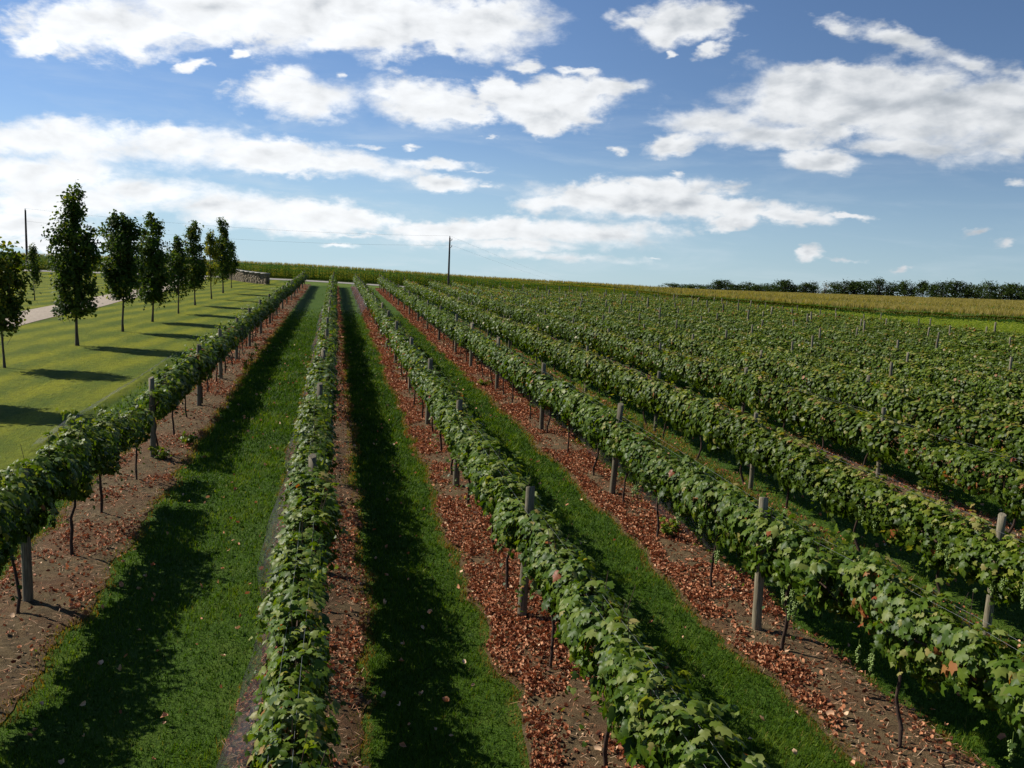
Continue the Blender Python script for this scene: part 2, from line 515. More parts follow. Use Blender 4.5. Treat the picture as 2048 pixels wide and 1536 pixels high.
def post_material():
    m, t, b = new_mat('weathered post wood')
    tc = t.n.new('ShaderNodeTexCoord').outputs['Object']
    grain = t.noise(t.mapping(tc, scale=(1, 1, 0.05)), 90, 5, 0.6)
    blot = t.noise(tc, 6, 4, 0.6)
    col = t.mix(t.smooth(grain, 0.3, 0.72), (0.085, 0.072, 0.046), (0.260, 0.222, 0.148))
    col = t.mix(t.smooth(blot, 0.5, 0.75), col, (0.125, 0.118, 0.070))
    f = t.math('ADD', 0.75, t.math('MULTIPLY', obj_random(t), 0.5))
    t.put(b.inputs['Base Color'], t.mix(1.0, col, t.comb(f, f, f), 'MULTIPLY'))
    b.inputs['Roughness'].default_value = 0.85
    b.inputs['Specular IOR Level'].default_value = 0.2
    bump(t, b, grain, 0.6, 0.006)
    return m


M_POST = post_material()


def plain(name, col, rough=0.6, metal=0.0, spec=0.3):
    m, t, b = new_mat(name)
    tc = t.n.new('ShaderNodeTexCoord').outputs['Object']
    n = t.noise(tc, 30, 3, 0.5)
    t.put(b.inputs['Base Color'], t.mix(n, tuple(c * 0.8 for c in col), tuple(min(1, c * 1.2) for c in col)))
    b.inputs['Roughness'].default_value = rough
    b.inputs['Metallic'].default_value = metal
    b.inputs['Specular IOR Level'].default_value = spec
    return m


M_WIRE = plain('galvanised wire', (0.20, 0.21, 0.20), 0.5, 0.3)
M_CABLE = plain('dark cable', (0.04, 0.04, 0.045), 0.6)
M_METAL = plain('grey hardware', (0.20, 0.20, 0.21), 0.5, 0.3)
M_GRAPE = plain('green grape', (0.17, 0.24, 0.05), 0.35, 0, 0.5)


def lawn_colour(t, tc):
    x, y, z = t.xyz(tc)
    fine = t.noise(tc, 22, 4, 0.7)
    tuft = t.noise(t.mapping(tc, scale=(1, 0.45, 1)), 7, 4, 0.7)
    # mown lawn: bands left by the mower, alternately pale yellow green and deeper green
    u = t.math('ADD', t.math('MULTIPLY', x, 0.985), t.math('MULTIPLY', y, -0.17))
    u2 = t.math('ADD', t.math('MULTIPLY', x, 0.17), t.math('MULTIPLY', y, 0.985))
    wob = t.math('MULTIPLY', t.math('SUBTRACT', t.noise(tc, 0.16, 3, 0.55), 0.5), 2.0)
    s1 = t.math('SINE', t.math('ADD', t.math('MULTIPLY', u, 3.1), wob))
    s2 = t.math('SINE', t.math('ADD', t.math('MULTIPLY', u2, 0.95), t.math('MULTIPLY', wob, 0.7)))
    streak = t.noise(t.mapping(tc, rot=(0, 0, 0.17), scale=(1.0, 0.22, 1)), 1.15, 5, 0.65)
    s = t.math('ADD', t.math('MULTIPLY', s1, 0.40), t.math('MULTIPLY', s2, 0.20))
    s = t.math('ADD', s, t.math('MULTIPLY', t.math('SUBTRACT', streak, 0.5), 2.1))
    s = t.math('ADD', s, t.math('MULTIPLY', t.math('SUBTRACT', tuft, 0.5), 1.6))
    lawn = t.mix(t.smooth(s, -0.75, 0.85), (0.066, 0.094, 0.005), (0.180, 0.182, 0.005))
    lawn = t.mix(t.math('MULTIPLY', t.smooth(fine, 0.35, 0.75), 0.45), lawn, (0.070, 0.092, 0.006))
    near = t.math('MULTIPLY', t.smooth(t.math('ADD', x, wob), -8.5, -4.8), 0.5)
    lawn = t.mix(near, lawn, (0.055, 0.092, 0.009))
    grain = t.smooth(t.noise(tc, 3.4, 5, 0.75), 0.25, 0.75, 0.78, 1.20)
    lawn = t.mix(1.0, lawn, t.comb(grain, grain, grain), 'MULTIPLY')
    return lawn


def ground_material():
    m, t, b = new_mat('grass ground')
    tc = t.n.new('ShaderNodeTexCoord').outputs['Object']
    x, y, z = t.xyz(tc)
    mid = t.noise(tc, 1.3, 5, 0.6)
    fine = t.noise(tc, 22, 4, 0.7)
    tuft = t.noise(t.mapping(tc, scale=(1, 0.45, 1)), 7, 4, 0.7)
    alley = t.mix(t.smooth(fine, 0.25, 0.75), (0.022, 0.050, 0.004), (0.060, 0.108, 0.009))
    alley = t.mix(t.math('MULTIPLY', t.smooth(mid, 0.45, 0.75), 0.5), alley, (0.085, 0.118, 0.013))
    lawn = lawn_colour(t, tc)
    edge = t.math('ADD', x, t.math('MULTIPLY', t.math('SUBTRACT', mid, 0.5), 1.6))
    f = t.smooth(edge, -5.4, -6.6)
    head = t.smooth(t.math('ADD', y, t.math('MULTIPLY', t.math('SUBTRACT', mid, 0.5), 2)), 115.5, 117.5)
    col = t.mix(f, alley, lawn)
    col = t.mix(t.math('MULTIPLY', head, t.math('SUBTRACT', 1.0, f)), col, (0.085, 0.125, 0.016))
    t.put(b.inputs['Base Color'], col)
    b.inputs['Roughness'].default_value = 0.9
    b.inputs['Specular IOR Level'].default_value = 0.1
    bump(t, b, t.math('ADD', fine, t.math('MULTIPLY', tuft, 1.5)), 0.8, 0.05)
    return m


def soil_material():
    m, t, b = new_mat('bare soil')
    tc = t.n.new('ShaderNodeTexCoord').outputs['Object']
    big = t.noise(tc, 0.9, 4, 0.6)
    mid = t.noise(tc, 9, 5, 0.65)
    fine = t.noise(tc, 70, 4, 0.7)
    col = t.mix(t.smooth(mid, 0.3, 0.7), (0.038, 0.025, 0.011), (0.140, 0.097, 0.046))
    col = t.mix(t.smooth(fine, 0.35, 0.8), col, (0.165, 0.126, 0.072))
    col = t.mix(t.math('MULTIPLY', t.smooth(big, 0.42, 0.62), 0.6), col, (0.115, 0.055, 0.028))
    t.put(b.inputs['Base Color'], col)
    b.inputs['Roughness'].default_value = 0.95
    b.inputs['Specular IOR Level'].default_value = 0.1
    bump(t, b, t.math('ADD', t.math('MULTIPLY', mid, 1.5), fine), 0.9, 0.03)
    return m


def gravel_material(name, c0, c1):
    m, t, b = new_mat(name)
    tc = t.n.new('ShaderNodeTexCoord').outputs['Object']
    n = t.noise(tc, 6, 5, 0.7)
    n2 = t.noise(t.mapping(tc, scale=(1, 0.1, 1)), 1.4, 3, 0.5)
    col = t.mix(t.smooth(n, 0.3, 0.7), c0, c1)
    col = t.mix(t.math('MULTIPLY', t.smooth(n2, 0.45, 0.7), 0.4), col, tuple(c * 0.72 for c in c1))
    t.put(b.inputs['Base Color'], col)
    b.inputs['Roughness'].default_value = 0.95
    bump(t, b, n, 0.6, 0.03)
    return m


# ---------------------------------------------------------------- ground, soil strips, drive, road
def build_ground():
    xs = np.unique(np.concatenate([np.arange(-40, 60, 1.5), np.arange(-130, -40, 5.0), np.arange(60, 180, 4.0), np.linspace(180, 1600, 30), np.linspace(-900, -130, 16)]))
    ys = np.unique(np.concatenate([np.arange(-6, 150, 1.5), np.linspace(150, 500, 50), np.linspace(500, 3200, 30), np.linspace(-60, -6, 8)]))
    X, Y = np.meshgrid(xs, ys, indexing='ij')
    Z = gz(X, Y)
    V = np.stack([X, Y, Z], -1).reshape(-1, 3)
    ny = len(ys)
    i, j = np.meshgrid(np.arange(len(xs) - 1), np.arange(ny - 1), indexing='ij')
    a = (i * ny + j).ravel()
    F = np.stack([a, a + ny, a + ny + 1, a + 1], -1)
    o = link('ground', make_mesh('ground', V, [F], smooth=True), ground_material())
    tag(o, kind='structure')


build_ground()


def ribbon(name, mat, xl, xr, ys, lift, ncross=2, rough=0.0, crown=0.0, seed=0):
    """a strip lying on the terrain between x = xl(y) and x = xr(y)"""
    ys = np.asarray(ys, float)
    c = np.linspace(0, 1, ncross)
    L, R = xl(ys), xr(ys)
    X = L[:, None] + (R - L)[:, None] * c
    Y = np.repeat(ys[:, None], ncross, 1)
    Z = gz(X, Y) + lift + crown * np.sin(c * math.pi)[None]
    if rough:
        Z = Z + rough * (vnoise(X * 6, Y * 6, seed) + 0.6 * vnoise(X * 14, Y * 14, seed + 3) - 0.8) * np.sin(c * math.pi)[None] ** 0.5
    V = np.stack([X, Y, Z], -1).reshape(-1, 3)
    i, j = np.meshgrid(np.arange(len(ys) - 1), np.arange(ncross - 1), indexing='ij')
    a = (i * ncross + j).ravel()
    F = np.stack([a, a + 1, a + ncross + 1, a + ncross], -1)
    return link(name, make_mesh(name, V, [F], smooth=True), mat)


M_SOIL = soil_material()


def strip_edges(k, Y):
    Y = np.asarray(Y, float)
    x = ROWS[k]
    wl, wr = {1: (0.70, 0.66), 2: (0.58, 0.68), 3: (0.52, 0.66), 4: (0.50, 0.68), 5: (0.14, 0.16)}.get(k, (0.42, 0.50))
    l = x - wl - 0.22 * (vnoise(Y * 1.1, Y * 0 + k, 11) - 0.5) - 0.12 * (vnoise(Y * 4.5, Y * 0 + k, 12) - 0.5)
    r = x + wr + 0.22 * (vnoise(Y * 1.1, Y * 0 + k, 13) - 0.5) + 0.12 * (vnoise(Y * 4.5, Y * 0 + k, 14) - 0.5)
    return l, r


def row_start(k):
    return 2.5 if k < 4 else max(2.5, (ROWS[k] - 3.5) / 0.98 - 2.5)


for k in ROWS:
    if k == 5:                  # grassed right up to the trunks
        continue
    y0 = row_start(k)
    ys = np.concatenate([np.arange(y0, 30, 0.12), np.arange(max(30, y0), 60, 0.4), np.arange(max(60, y0), Y_END + 0.8, 1.5)])
    o = ribbon('soil_strip', M_SOIL, lambda Y, k=k: strip_edges(k, Y)[0], lambda Y, k=k: strip_edges(k, Y)[1], ys, 0.012, 13 if k < 6 else 5, 0.05 if k < 6 else 0.0, 0.05, k)
    tag(o, kind='structure')

tag(ribbon('drive', gravel_material('pale gravel', (0.22, 0.172, 0.118), (0.38, 0.305, 0.22)), lambda Y: -18.75 - 0.15 * np.sin(Y * 0.05), lambda Y: -15.85 + 0.006 * (Y - 50) + 0.12 * np.sin(Y * 0.31), np.arange(20, 121.5, 0.8), 0.02, 5, 0, 0.04), kind='structure')


def build_road():
    xs = np.arange(-130, 37, 2.0)
    V = np.concatenate([np.stack([xs, np.full(len(xs), 121.6), gz(xs, 121.6 + 0 * xs) + 0.03], -1), np.stack([xs, np.full(len(xs), 124.9), gz(xs, 124.9 + 0 * xs) + 0.03], -1)])
    n = len(xs)
    a = np.arange(n - 1)
    o = link('road', make_mesh('road', V, [np.stack([a, a + 1, a + n + 1, a + n], -1)]), gravel_material('pale road surface', (0.18, 0.165, 0.14), (0.30, 0.275, 0.24)))
    tag(o, kind='structure')


build_road()

# ---------------------------------------------------------------- the vineyard
ONES = ['', 'first', 'second', 'third', 'fourth', 'fifth', 'sixth', 'seventh', 'eighth', 'ninth', 'tenth', 'eleventh', 'twelfth', 'thirteenth', 'fourteenth', 'fifteenth', 'sixteenth', 'seventeenth', 'eighteenth', 'nineteenth']
TENS = {2: 'twent', 3: 'thirt', 4: 'fort', 5: 'fift', 6: 'sixt'}


def ordinal(n):
    if n < 20:
        return ONES[n]
    a, b = divmod(n, 10)
    return TENS[a] + 'ieth' if b == 0 else TENS[a] + 'y-' + ONES[b]


POSTS = {1: [5.6, 12.1, 20.1, 26.67, 32.0, 37.08, 42.4], 2: [12.9, 19.4, 26.0], 3: [4.6, 11.04, 17.59, 23.92, 30.17, 36.9], 4: [3.9, 10.36, 16.8, 22.99, 30.16, 36.36, 41.2],
         5: [3.6, 10.04, 17.22, 23.16, 29.98, 38.2], 6: [4.8, 11.3, 17.75, 24.74, 31.87]}
for k in ROWS:
    l = POSTS.setdefault(k, [float(rng.uniform(2, 8))])
    while l[-1] + 6.5 < Y_END - 3:
        l.append(l[-1] + 6.5 + float(rng.uniform(-0.35, 0.35)))
    l.append(Y_END)

def row_bend(k, y):
    return 0.28 * sstep((10.0 - np.asarray(y, float)) / 4.0) * (k == 4)


post_at = []
for k in ROWS:
    for y in POSTS[k]:
        x = ROWS[k] + float(rng.uniform(-0.05, 0.05)) + (0.05 if (k == 2 and y == 12.9) else 0)
        z = float(gz(x, y))
        if y > row_start(k) and in_view([(x, y, z + 1.3)], 1.03)[0]:
            post_at.append((float(np.linalg.norm(np.array((x, y, z)) - EYE)), k, x, y, z))


def post_mesh(h, rad, seed):
    r = np.random.default_rng(seed)
    mb = MB()
    zs = np.array([-0.25, 0.0, 0.25, 0.6, 1.0, 1.35, h - 0.012, h])
    bend = np.cumsum(r.uniform(-0.006, 0.006, len(zs)))
    pts = np.stack([bend, np.cumsum(r.uniform(-0.006, 0.006, len(zs))), zs], -1)
    rad_ = rad * np.array([1.06, 1.05, 1.03, 1.0, 0.98, 0.97, 0.955, 0.88])
    mb.tube(pts, rad_, 12)
    return mb.mesh('trellis_post', smooth=False)


POST_MESHES = [post_mesh((1.70 if i < 6 else 1.56) + 0.03 * (i % 3), (0.060 if i < 6 else 0.046) + 0.005 * (i % 2), 40 + i) for i in range(12)]
order = sorted(post_at)
near_posts, far_posts = order[:300], order[300:]
count = {}
for d, k, x, y, z in sorted(near_posts, key=lambda q: (q[1], q[3])):
    count[k] = count.get(k, 0) + 1
    me = POST_MESHES[int(rng.integers(6)) + (6 if 5 <= k <= 8 or (k > 8 and rng.random() < 0.7) else 0)]
    o = link('trellis_post', me, M_POST)
    o.location = (x, y, z)
    o.rotation_euler = (float(rng.normal(0, 0.012)), float(rng.normal(0.0, 0.02)), float(rng.uniform(0, 6.28)))
    o.scale = (1, 1, 1.06 if k == 4 else 1.02)
    tag(o, 'grey wooden post, %s from the near end of the %s vine row from the lawn' % (ordinal(count[k]), ordinal(k)), 'post', 'wooden posts along the vine rows')
if far_posts:
    mb = MB()
    for d, k, x, y, z in far_posts:
        mb.tube([(x, y, z - 0.1), (x + float(rng.normal(0, 0.02)), y, z + 1.62)], 0.06, 7)
    tag(link('distant_posts', mb.mesh('distant_posts'), M_POST), 'small pale posts of the farthest vine rows by the cornfield', 'posts', kind='stuff')


def foliage(r, n, shape, size, zlo, zhi, hw, half=1.12, red=0.0, shoots=5, gap=0.0, tips=0.0):
    """leaves of one vine trained along the wire; local y runs along the row"""
    sd_ = int(r.integers(1e6))
    ph = r.uniform(0, 6.28, 4)

    def wob(y, i, f):
        return np.sin(y * f + ph[i]) * 0.5 + np.sin(y * f * 2.3 + ph[(i + 1) % 4]) * 0.35
    P, N, T, S = [], [], [], []
    y = r.uniform(-half, half, n)
    if gap:
        y = half * np.sign(y) * (np.abs(y) / half) ** (1.0) * (1 - gap)
    top = zhi + 0.07 * wob(y, 0, 3.1)
    bot = zlo + 0.13 * wob(y, 1, 3.7)
    w = hw * (1 + 0.28 * wob(y, 2, 3.3))
    a = r.uniform(0, 2 * math.pi, n)
    ca, sa = np.cos(a), np.sin(a)
    ex = np.sign(ca) * np.abs(ca) ** 0.7
    ez = np.sign(sa) * np.abs(sa) ** 0.7
    rho = 1 - 0.5 * r.random(n) ** 1.7
    lump = 0.72 + 0.60 * vnoise(y * 3.2 + sd_ % 97, a * 1.6, sd_ % 1000)
    rho = rho * lump
    mid, hh = (top + bot) / 2, (top - bot) / 2
    p = np.stack([ex * w * rho, y, mid + ez * hh * rho], -1)
    nrm = np.stack([ex * 0.9, np.zeros(n), ez * 0.75 + 0.45], -1) + r.normal(0, 0.38, (n, 3))
    tip = np.stack([ex * 0.5, r.normal(0, 0.5, n), np.full(n, -0.75)], -1) + r.normal(0, 0.3, (n, 3))
    P.append(p), N.append(nrm), T.append(tip), S.append(size * r.uniform(0.5, 1.25, n))
    for i in range(shoots):
        m = int(r.integers(6, 11))
        y0 = r.uniform(-half * 0.95, half * 0.95)
        sx = r.choice((-1, 1))
        up = r.random() < 0.55
        t = np.linspace(0, 1, m)
        if up:
            L = r.uniform(0.15, 0.38)
            c = np.stack([sx * (0.12 + L * t * r.uniform(0.1, 0.9)), y0 + L * t * r.uniform(-0.7, 0.7), zhi + 0.02 + L * (t - 0.6 * t * t)], -1)
        else:
            L = r.uniform(0.3, 0.55)
            c = np.stack([sx * (hw * 0.9 + 0.22 * t), y0 + L * t * r.uniform(-0.6, 0.6), zlo + 0.28 - L * t * t], -1)
        P.append(c + r.normal(0, 0.035, (m, 3)))
        N.append(r.normal(0, 0.5, (m, 3)) + np.array([sx * 0.3, 0, 0.8]))
        T.append(r.normal(0, 0.6, (m, 3)) + np.array([sx * 0.5, 0, -0.3]))
        S.append(size * np.linspace(0.95, 0.45, m))
    P, N, T, S = map(np.concatenate, (P, N, T, S))
    n = len(P)
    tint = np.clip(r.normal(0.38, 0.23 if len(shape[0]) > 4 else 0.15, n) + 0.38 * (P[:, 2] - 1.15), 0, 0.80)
    q = r.random(n)
    tint = np.where(q < 0.035, r.uniform(0.82, 0.93, n), tint)
    tint = np.where((P[:, 2] > zhi - 0.03) & (r.random(n) < tips), r.uniform(0.80, 0.945, n), tint)      # sun-bleached shoot tips
    hot = vnoise(P[:, 1] * 2.4 + sd_ % 31, P[:, 2] * 2.6, 5) > 0.80
    tint = np.where((q > 1 - 0.003 - red * 0.03) | (hot & (q > 1 - red)), r.uniform(0.93, 1.0, n), tint)
    return spread(shape, P, N, T, S, tint, r)


def foliage_mesh(name, *a, **k):
    V, F, A = foliage(*a, **k)
    return make_mesh(name, V, [F], {'tint': A})


def trunk_mesh(seed, ztop):
    r = np.random.default_rng(seed)
    mb = MB()
    n = 9
    zs = np.linspace(-0.06, ztop + 0.12, n)
    dx = np.cumsum(r.normal(0, 0.022, n)) + np.linspace(0, r.normal(0, 0.08), n)
    dy = np.cumsum(r.normal(0, 0.030, n)) + np.linspace(0, r.normal(0, 0.16), n)
    dx -= dx[-1] * 0.8
    dy -= dy[-1] * 0.5
    rad = np.linspace(0.024, 0.016, n) * r.uniform(0.85, 1.15, n)
    rad[0] *= 1.5
    mb.tube(np.stack([dx, dy, zs], -1), rad, 7)
    top = np.array([dx[-1], dy[-1], zs[-1]])
    for s_ in (-1, 1):
        m = 6
        t = np.linspace(0, 1, m)
        mb.tube(top + np.stack([-dx[-1] * t, s_ * t * 1.0, 0.06 * np.sin(t * 3) + r.normal(0, 0.012, m)], -1), np.linspace(0.015, 0.008, m), 5)
    for i in range(7):
        y0 = r.uniform(-0.95, 0.95)
        m = 5
        t = np.linspace(0, 1, m)
        L = r.uniform(0.35, 0.7)
        mb.tube(np.stack([r.uniform(-0.25, 0.25) * t, y0 + r.uniform(-0.2, 0.2) * t, ztop + 0.12 + L * t], -1), np.linspace(0.006, 0.003, m), 4, cap=False)
    return mb.mesh('trunk')


rv = np.random.default_rng(21)
THIN = dict(zlo=0.90, zhi=1.55, hw=0.24)
FULL = dict(zlo=0.60, zhi=1.42, hw=0.20, tips=0.48)
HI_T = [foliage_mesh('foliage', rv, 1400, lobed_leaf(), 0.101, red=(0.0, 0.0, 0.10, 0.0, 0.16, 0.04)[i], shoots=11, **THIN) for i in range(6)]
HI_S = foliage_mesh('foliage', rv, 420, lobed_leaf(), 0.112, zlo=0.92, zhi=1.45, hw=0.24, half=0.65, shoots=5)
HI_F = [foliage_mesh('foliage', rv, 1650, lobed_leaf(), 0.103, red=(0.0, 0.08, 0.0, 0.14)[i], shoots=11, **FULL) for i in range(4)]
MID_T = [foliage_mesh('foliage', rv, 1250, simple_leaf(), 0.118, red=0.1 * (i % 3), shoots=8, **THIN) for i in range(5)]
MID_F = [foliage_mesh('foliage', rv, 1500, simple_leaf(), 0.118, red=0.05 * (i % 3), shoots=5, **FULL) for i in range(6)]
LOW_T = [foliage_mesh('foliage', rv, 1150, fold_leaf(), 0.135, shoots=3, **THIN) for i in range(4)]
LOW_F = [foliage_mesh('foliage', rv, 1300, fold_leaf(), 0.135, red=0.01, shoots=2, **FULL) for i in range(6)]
TRUNKS_T = [trunk_mesh(70 + i, 0.95) for i in range(7)]
TRUNKS_F = [trunk_mesh(90 + i, 0.74) for i in range(5)]


def grape_mesh(seed):
    r = np.random.default_rng(seed)
    g = (1 + 5 ** 0.5) / 2
    ico = norm(np.array([(-1, g, 0), (1, g, 0), (-1, -g, 0), (1, -g, 0), (0, -1, g), (0, 1, g), (0, -1, -g), (0, 1, -g), (g, 0, -1), (g, 0, 1), (-g, 0, -1), (-g, 0, 1)], float))
    fc = np.array([(0, 11, 5), (0, 5, 1), (0, 1, 7), (0, 7, 10), (0, 10, 11), (1, 5, 9), (5, 11, 4), (11, 10, 2), (10, 7, 6), (7, 1, 8), (3, 9, 4), (3, 4, 2), (3, 2, 6), (3, 6, 8), (3, 8, 9), (4, 9, 5), (2, 4, 11), (6, 2, 10), (8, 6, 7), (9, 8, 1)])
    mb = MB()
    for i in range(42):
        t = r.random()
        rr = 0.036 * (1 - t) ** 0.6 * r.random() ** 0.5
        a = r.uniform(0, 6.28)
        mb.add(ico * r.uniform(0.008, 0.0105) + np.array([rr * math.cos(a), rr * math.sin(a), -0.17 * t]), fc)
    mb.tube([(0, 0, 0.07), (0, 0, 0.0), (0, 0, -0.1)], 0.003, 4, cap=False)
    return mb.mesh('grape_cluster', smooth=True)


GRAPES = [grape_mesh(i) for i in range(3)]

VSTART = {1: 3.2, 2: 2.9, 3: 3.3, 4: 3.2, 5: 2.6, 6: 3.0}
cands, outside = [], []
for k in ROWS:
    y = VSTART.get(k, 2.6 + float(rng.uniform(0, 2.1)))
    while y < Y_END - 0.7:
        yy = y + float(rng.uniform(-0.12, 0.12))
        x = ROWS[k] + float(rng.uniform(-0.06, 0.06)) + row_bend(k, yy)
        z = float(gz(x, yy))
        if yy > row_start(k) - 4:
            if in_view([(x + sx_, yy + sy_, z + 0.5 + sz_) for sx_ in (-0.3, 0.3) for sy_ in (-1, 0, 1) for sz_ in (0, 0.5, 1.0)], 0.985).any():
                cands.append((float(np.linalg.norm(np.array((x, yy, z + 1.1)) - EYE)), k, x, yy, z))
            elif in_view([(x, yy, z + 1.15)], 1.75)[0]:
                outside.append((k, x, yy, z))
        y += 2.15
cands.sort()
near_vines, far_vines = cands[:300], cands[300:]
cnt = {}
ADJ = ['leafy', 'bushy', 'dense', 'full']
for d, k, x, y, z in sorted(near_vines, key=lambda q: (q[1], q[3])):
    cnt[k] = cnt.get(k, 0) + 1
    full = k >= 5
    sparse = (k == 1 and 16.6 < y < 21.0)
    i = int(rng.integers(60))
    if sparse:
        me, adj = HI_S, 'sparse'
    elif d < 21:
        me = (HI_F if full else HI_T)[i % (4 if full else 6)]
        adj = 'red-flecked' if me in (HI_T[2], HI_T[4], HI_F[1], HI_F[3]) else ADJ[i % 4]
    elif d < 42:
        me, adj = (MID_F[i % 6] if full else MID_T[i % 5]), ADJ[i % 4]
    else:
        me, adj = (LOW_F[i % 6] if full else LOW_T[i % 4]), ADJ[i % 4]
    root = thing('grapevine', (x, y, z), '%s grapevine, %s from the near end of the %s vine row from the lawn' % (adj, ordinal(cnt[k]), ordinal(k)), 'grapevine', 'grapevines trained along the rows', math.pi * int(rng.integers(2)))
    root.scale = (float(rng.uniform(0.88, 1.14)) * (0.85 if k >= 8 else 1.0), 1.0, float(rng.uniform(0.94, 1.05)) * (1.20 if k == 1 and y < 15.8 else 1.03 if k == 4 else 0.86 if k >= 8 else 1.0))
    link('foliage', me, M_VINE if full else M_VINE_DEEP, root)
    link('trunk', (TRUNKS_F if full else TRUNKS_T)[i % (5 if full else 7)], M_TRUNK, root)
    if d < 17 and k in (4, 5):
        for g in range(int(rng.integers(3, 7))):
            c = link('grape_cluster', GRAPES[g % 3], M_GRAPE, root)
            sx = 1 if abs(root.rotation_euler.z) > 1 else -1
            c.location = (sx * float(rng.uniform(0.18, 0.36)), float(rng.uniform(-0.9, 0.9)), float(rng.uniform(0.74, 1.0)))


def bulk_vines(name, items, lod):
    Vs, Fs, As, n0 = [], [], [], 0
    r = np.random.default_rng(5)
    sets = []
    for j in range(8):
        for kind in (THIN, FULL):
            sets.append(foliage(r, lod[0], lod[1], lod[2], red=0.01, shoots=lod[3], **kind))
    for k, x, y, z in items:
        V, F, A = sets[2 * int(r.integers(8)) + (k >= 5)]
        s = -1 if r.random() < 0.5 else 1
        V = V * np.array([s * r.uniform(0.92, 1.12), s, r.uniform(0.94, 1.05) * (0.86 if k >= 8 else 1.0)]) + np.array([x, y, z])
        Vs.append(V)
        Fs.append(F + n0)
        As.append(np.clip(A + r.normal(0, 0.04) - (0.10 if k < 5 else 0), 0, 1))
        n0 += len(V)
    return make_mesh(name, np.concatenate(Vs), [np.concatenate(Fs)], {'tint': np.concatenate(As)})


tag(link('distant_vines', bulk_vines('distant_vines', [c[1:] for c in far_vines], (700, fold_leaf(), 0.165, 2)), M_VINE), 'dense green mass of the farthest vine rows below the tan cornfield', 'vines', kind='stuff')
tag(link('side_vines', bulk_vines('side_vines', outside, (900, simple_leaf(), 0.13, 5)), M_VINE), 'leafy vine rows running on past the edges of the picture', 'vines', kind='stuff')

# wires along the top of the near rows
for k in (1, 2, 3, 4, 5, 6):
    for s_, side in ((-1, 'left'), (1, 'right')):
        ys = np.concatenate([np.arange(row_start(k), 40, 1.1), np.arange(41, Y_END, 4.0)])
        xs = ROWS[k] + row_bend(k, ys) + s_ * 0.075 + 0.01 * np.sin(ys * 0.9)
        mb = MB()
        mb.tube(np.stack([xs, ys, gz(xs, ys) + (1.66 if k == 4 else 1.57 if k < 5 else 1.44) - 0.03 * np.sin(ys / 6.5 * math.pi) ** 2], -1), 0.0012, 4, cap=False)
        tag(link('trellis_wire', mb.mesh('trellis_wire'), M_WIRE), 'thin pale wire, %s one of two atop the %s vine row from the lawn' % (side, ordinal(k)), 'wire', 'trellis wires over the near vine rows')


# ---------------------------------------------------------------- bird netting gathered at the foot of the rows
def net_material():
    m, t, b = new_mat('black bird netting')
    tc = t.n.new('ShaderNodeTexCoord').outputs['Object']
    n = t.noise(tc, 2.2, 4, 0.6)
    b.inputs['Base Color'].default_value = (0.030, 0.028, 0.032, 1)
    b.inputs['Roughness'].default_value = 0.6
    tr = t.n.new('ShaderNodeBsdfTransparent')
    ms = t.n.new('ShaderNodeMixShader')
    t.put(ms.inputs[0], t.smooth(n, 0.25, 0.75, 0.10, 0.40))
    t.l.new(tr.outputs[0], ms.inputs[1])
    t.l.new(b.outputs[0], ms.inputs[2])
    t.l.new(ms.outputs[0], t.n['Material Output'].inputs[0])
    return m


M_NET = net_material()


def netting(x0, x1, z0, z1, ya, yb, label, seed):
    """a net hanging from (x1, z1) down to the ground at (x0, z0), bellied and rumpled"""
    ys = np.arange(ya, yb, 0.25)
    c = np.linspace(0, 1, 7)
    bel = 0.28 * (vnoise(ys * 0.45, 0 * ys, seed) - 0.4)
    X = x0 + (x1 - x0) * c[None] ** 1.6 + (bel[:, None] * np.sign(x0 - x1)) * (1 - c)[None] + 0.05 * (vnoise(ys[:, None] * 2 + 0 * c, c[None] * 4 + 0 * ys[:, None], seed + 1) - 0.5)
    Y = np.repeat(ys[:, None], 7, 1)
    Z = gz(X, Y) + z0 + (z1 - z0) * c[None] ** 0.8 + 0.04 * (vnoise(Y * 3, X * 9, seed + 2))
    i, j = np.meshgrid(np.arange(len(ys) - 1), np.arange(6), indexing='ij')
    a = (i * 7 + j).ravel()
    o = link('bird_netting', make_mesh('bird_netting', np.stack([X, Y, Z], -1).reshape(-1, 3), [np.stack([a, a + 1, a + 8, a + 7], -1)], smooth=True), M_NET)
    tag(o, label, 'netting', 'bird nets let down beside the rows')


netting(ROWS[2] - 0.62, ROWS[2] - 0.30, 0.03, 0.85, 3.0, 70, 'dark net let down along the left foot of the second vine row', 31)
netting(ROWS[3] + 0.60, ROWS[3] + 0.30, 0.06, 1.15, 5.0, 60, 'dark see-through net hanging on the grass side of the third vine row', 32)
netting(ROWS[4] + 0.55, ROWS[4] + 0.30, 0.10, 1.15, 13.0, 70, 'dark see-through net hanging behind the fourth vine row', 33)
netting(ROWS[1] - 2.72, ROWS[1] - 2.45, 0.03, 0.16, 21.0, 38, 'grey net lying loose on the lawn left of the first vine row', 34)
netting(ROWS[3] - 0.75, ROWS[3] - 0.35, 0.03, 0.9, 62, 114, 'grey net at the far left foot of the third vine row', 35)

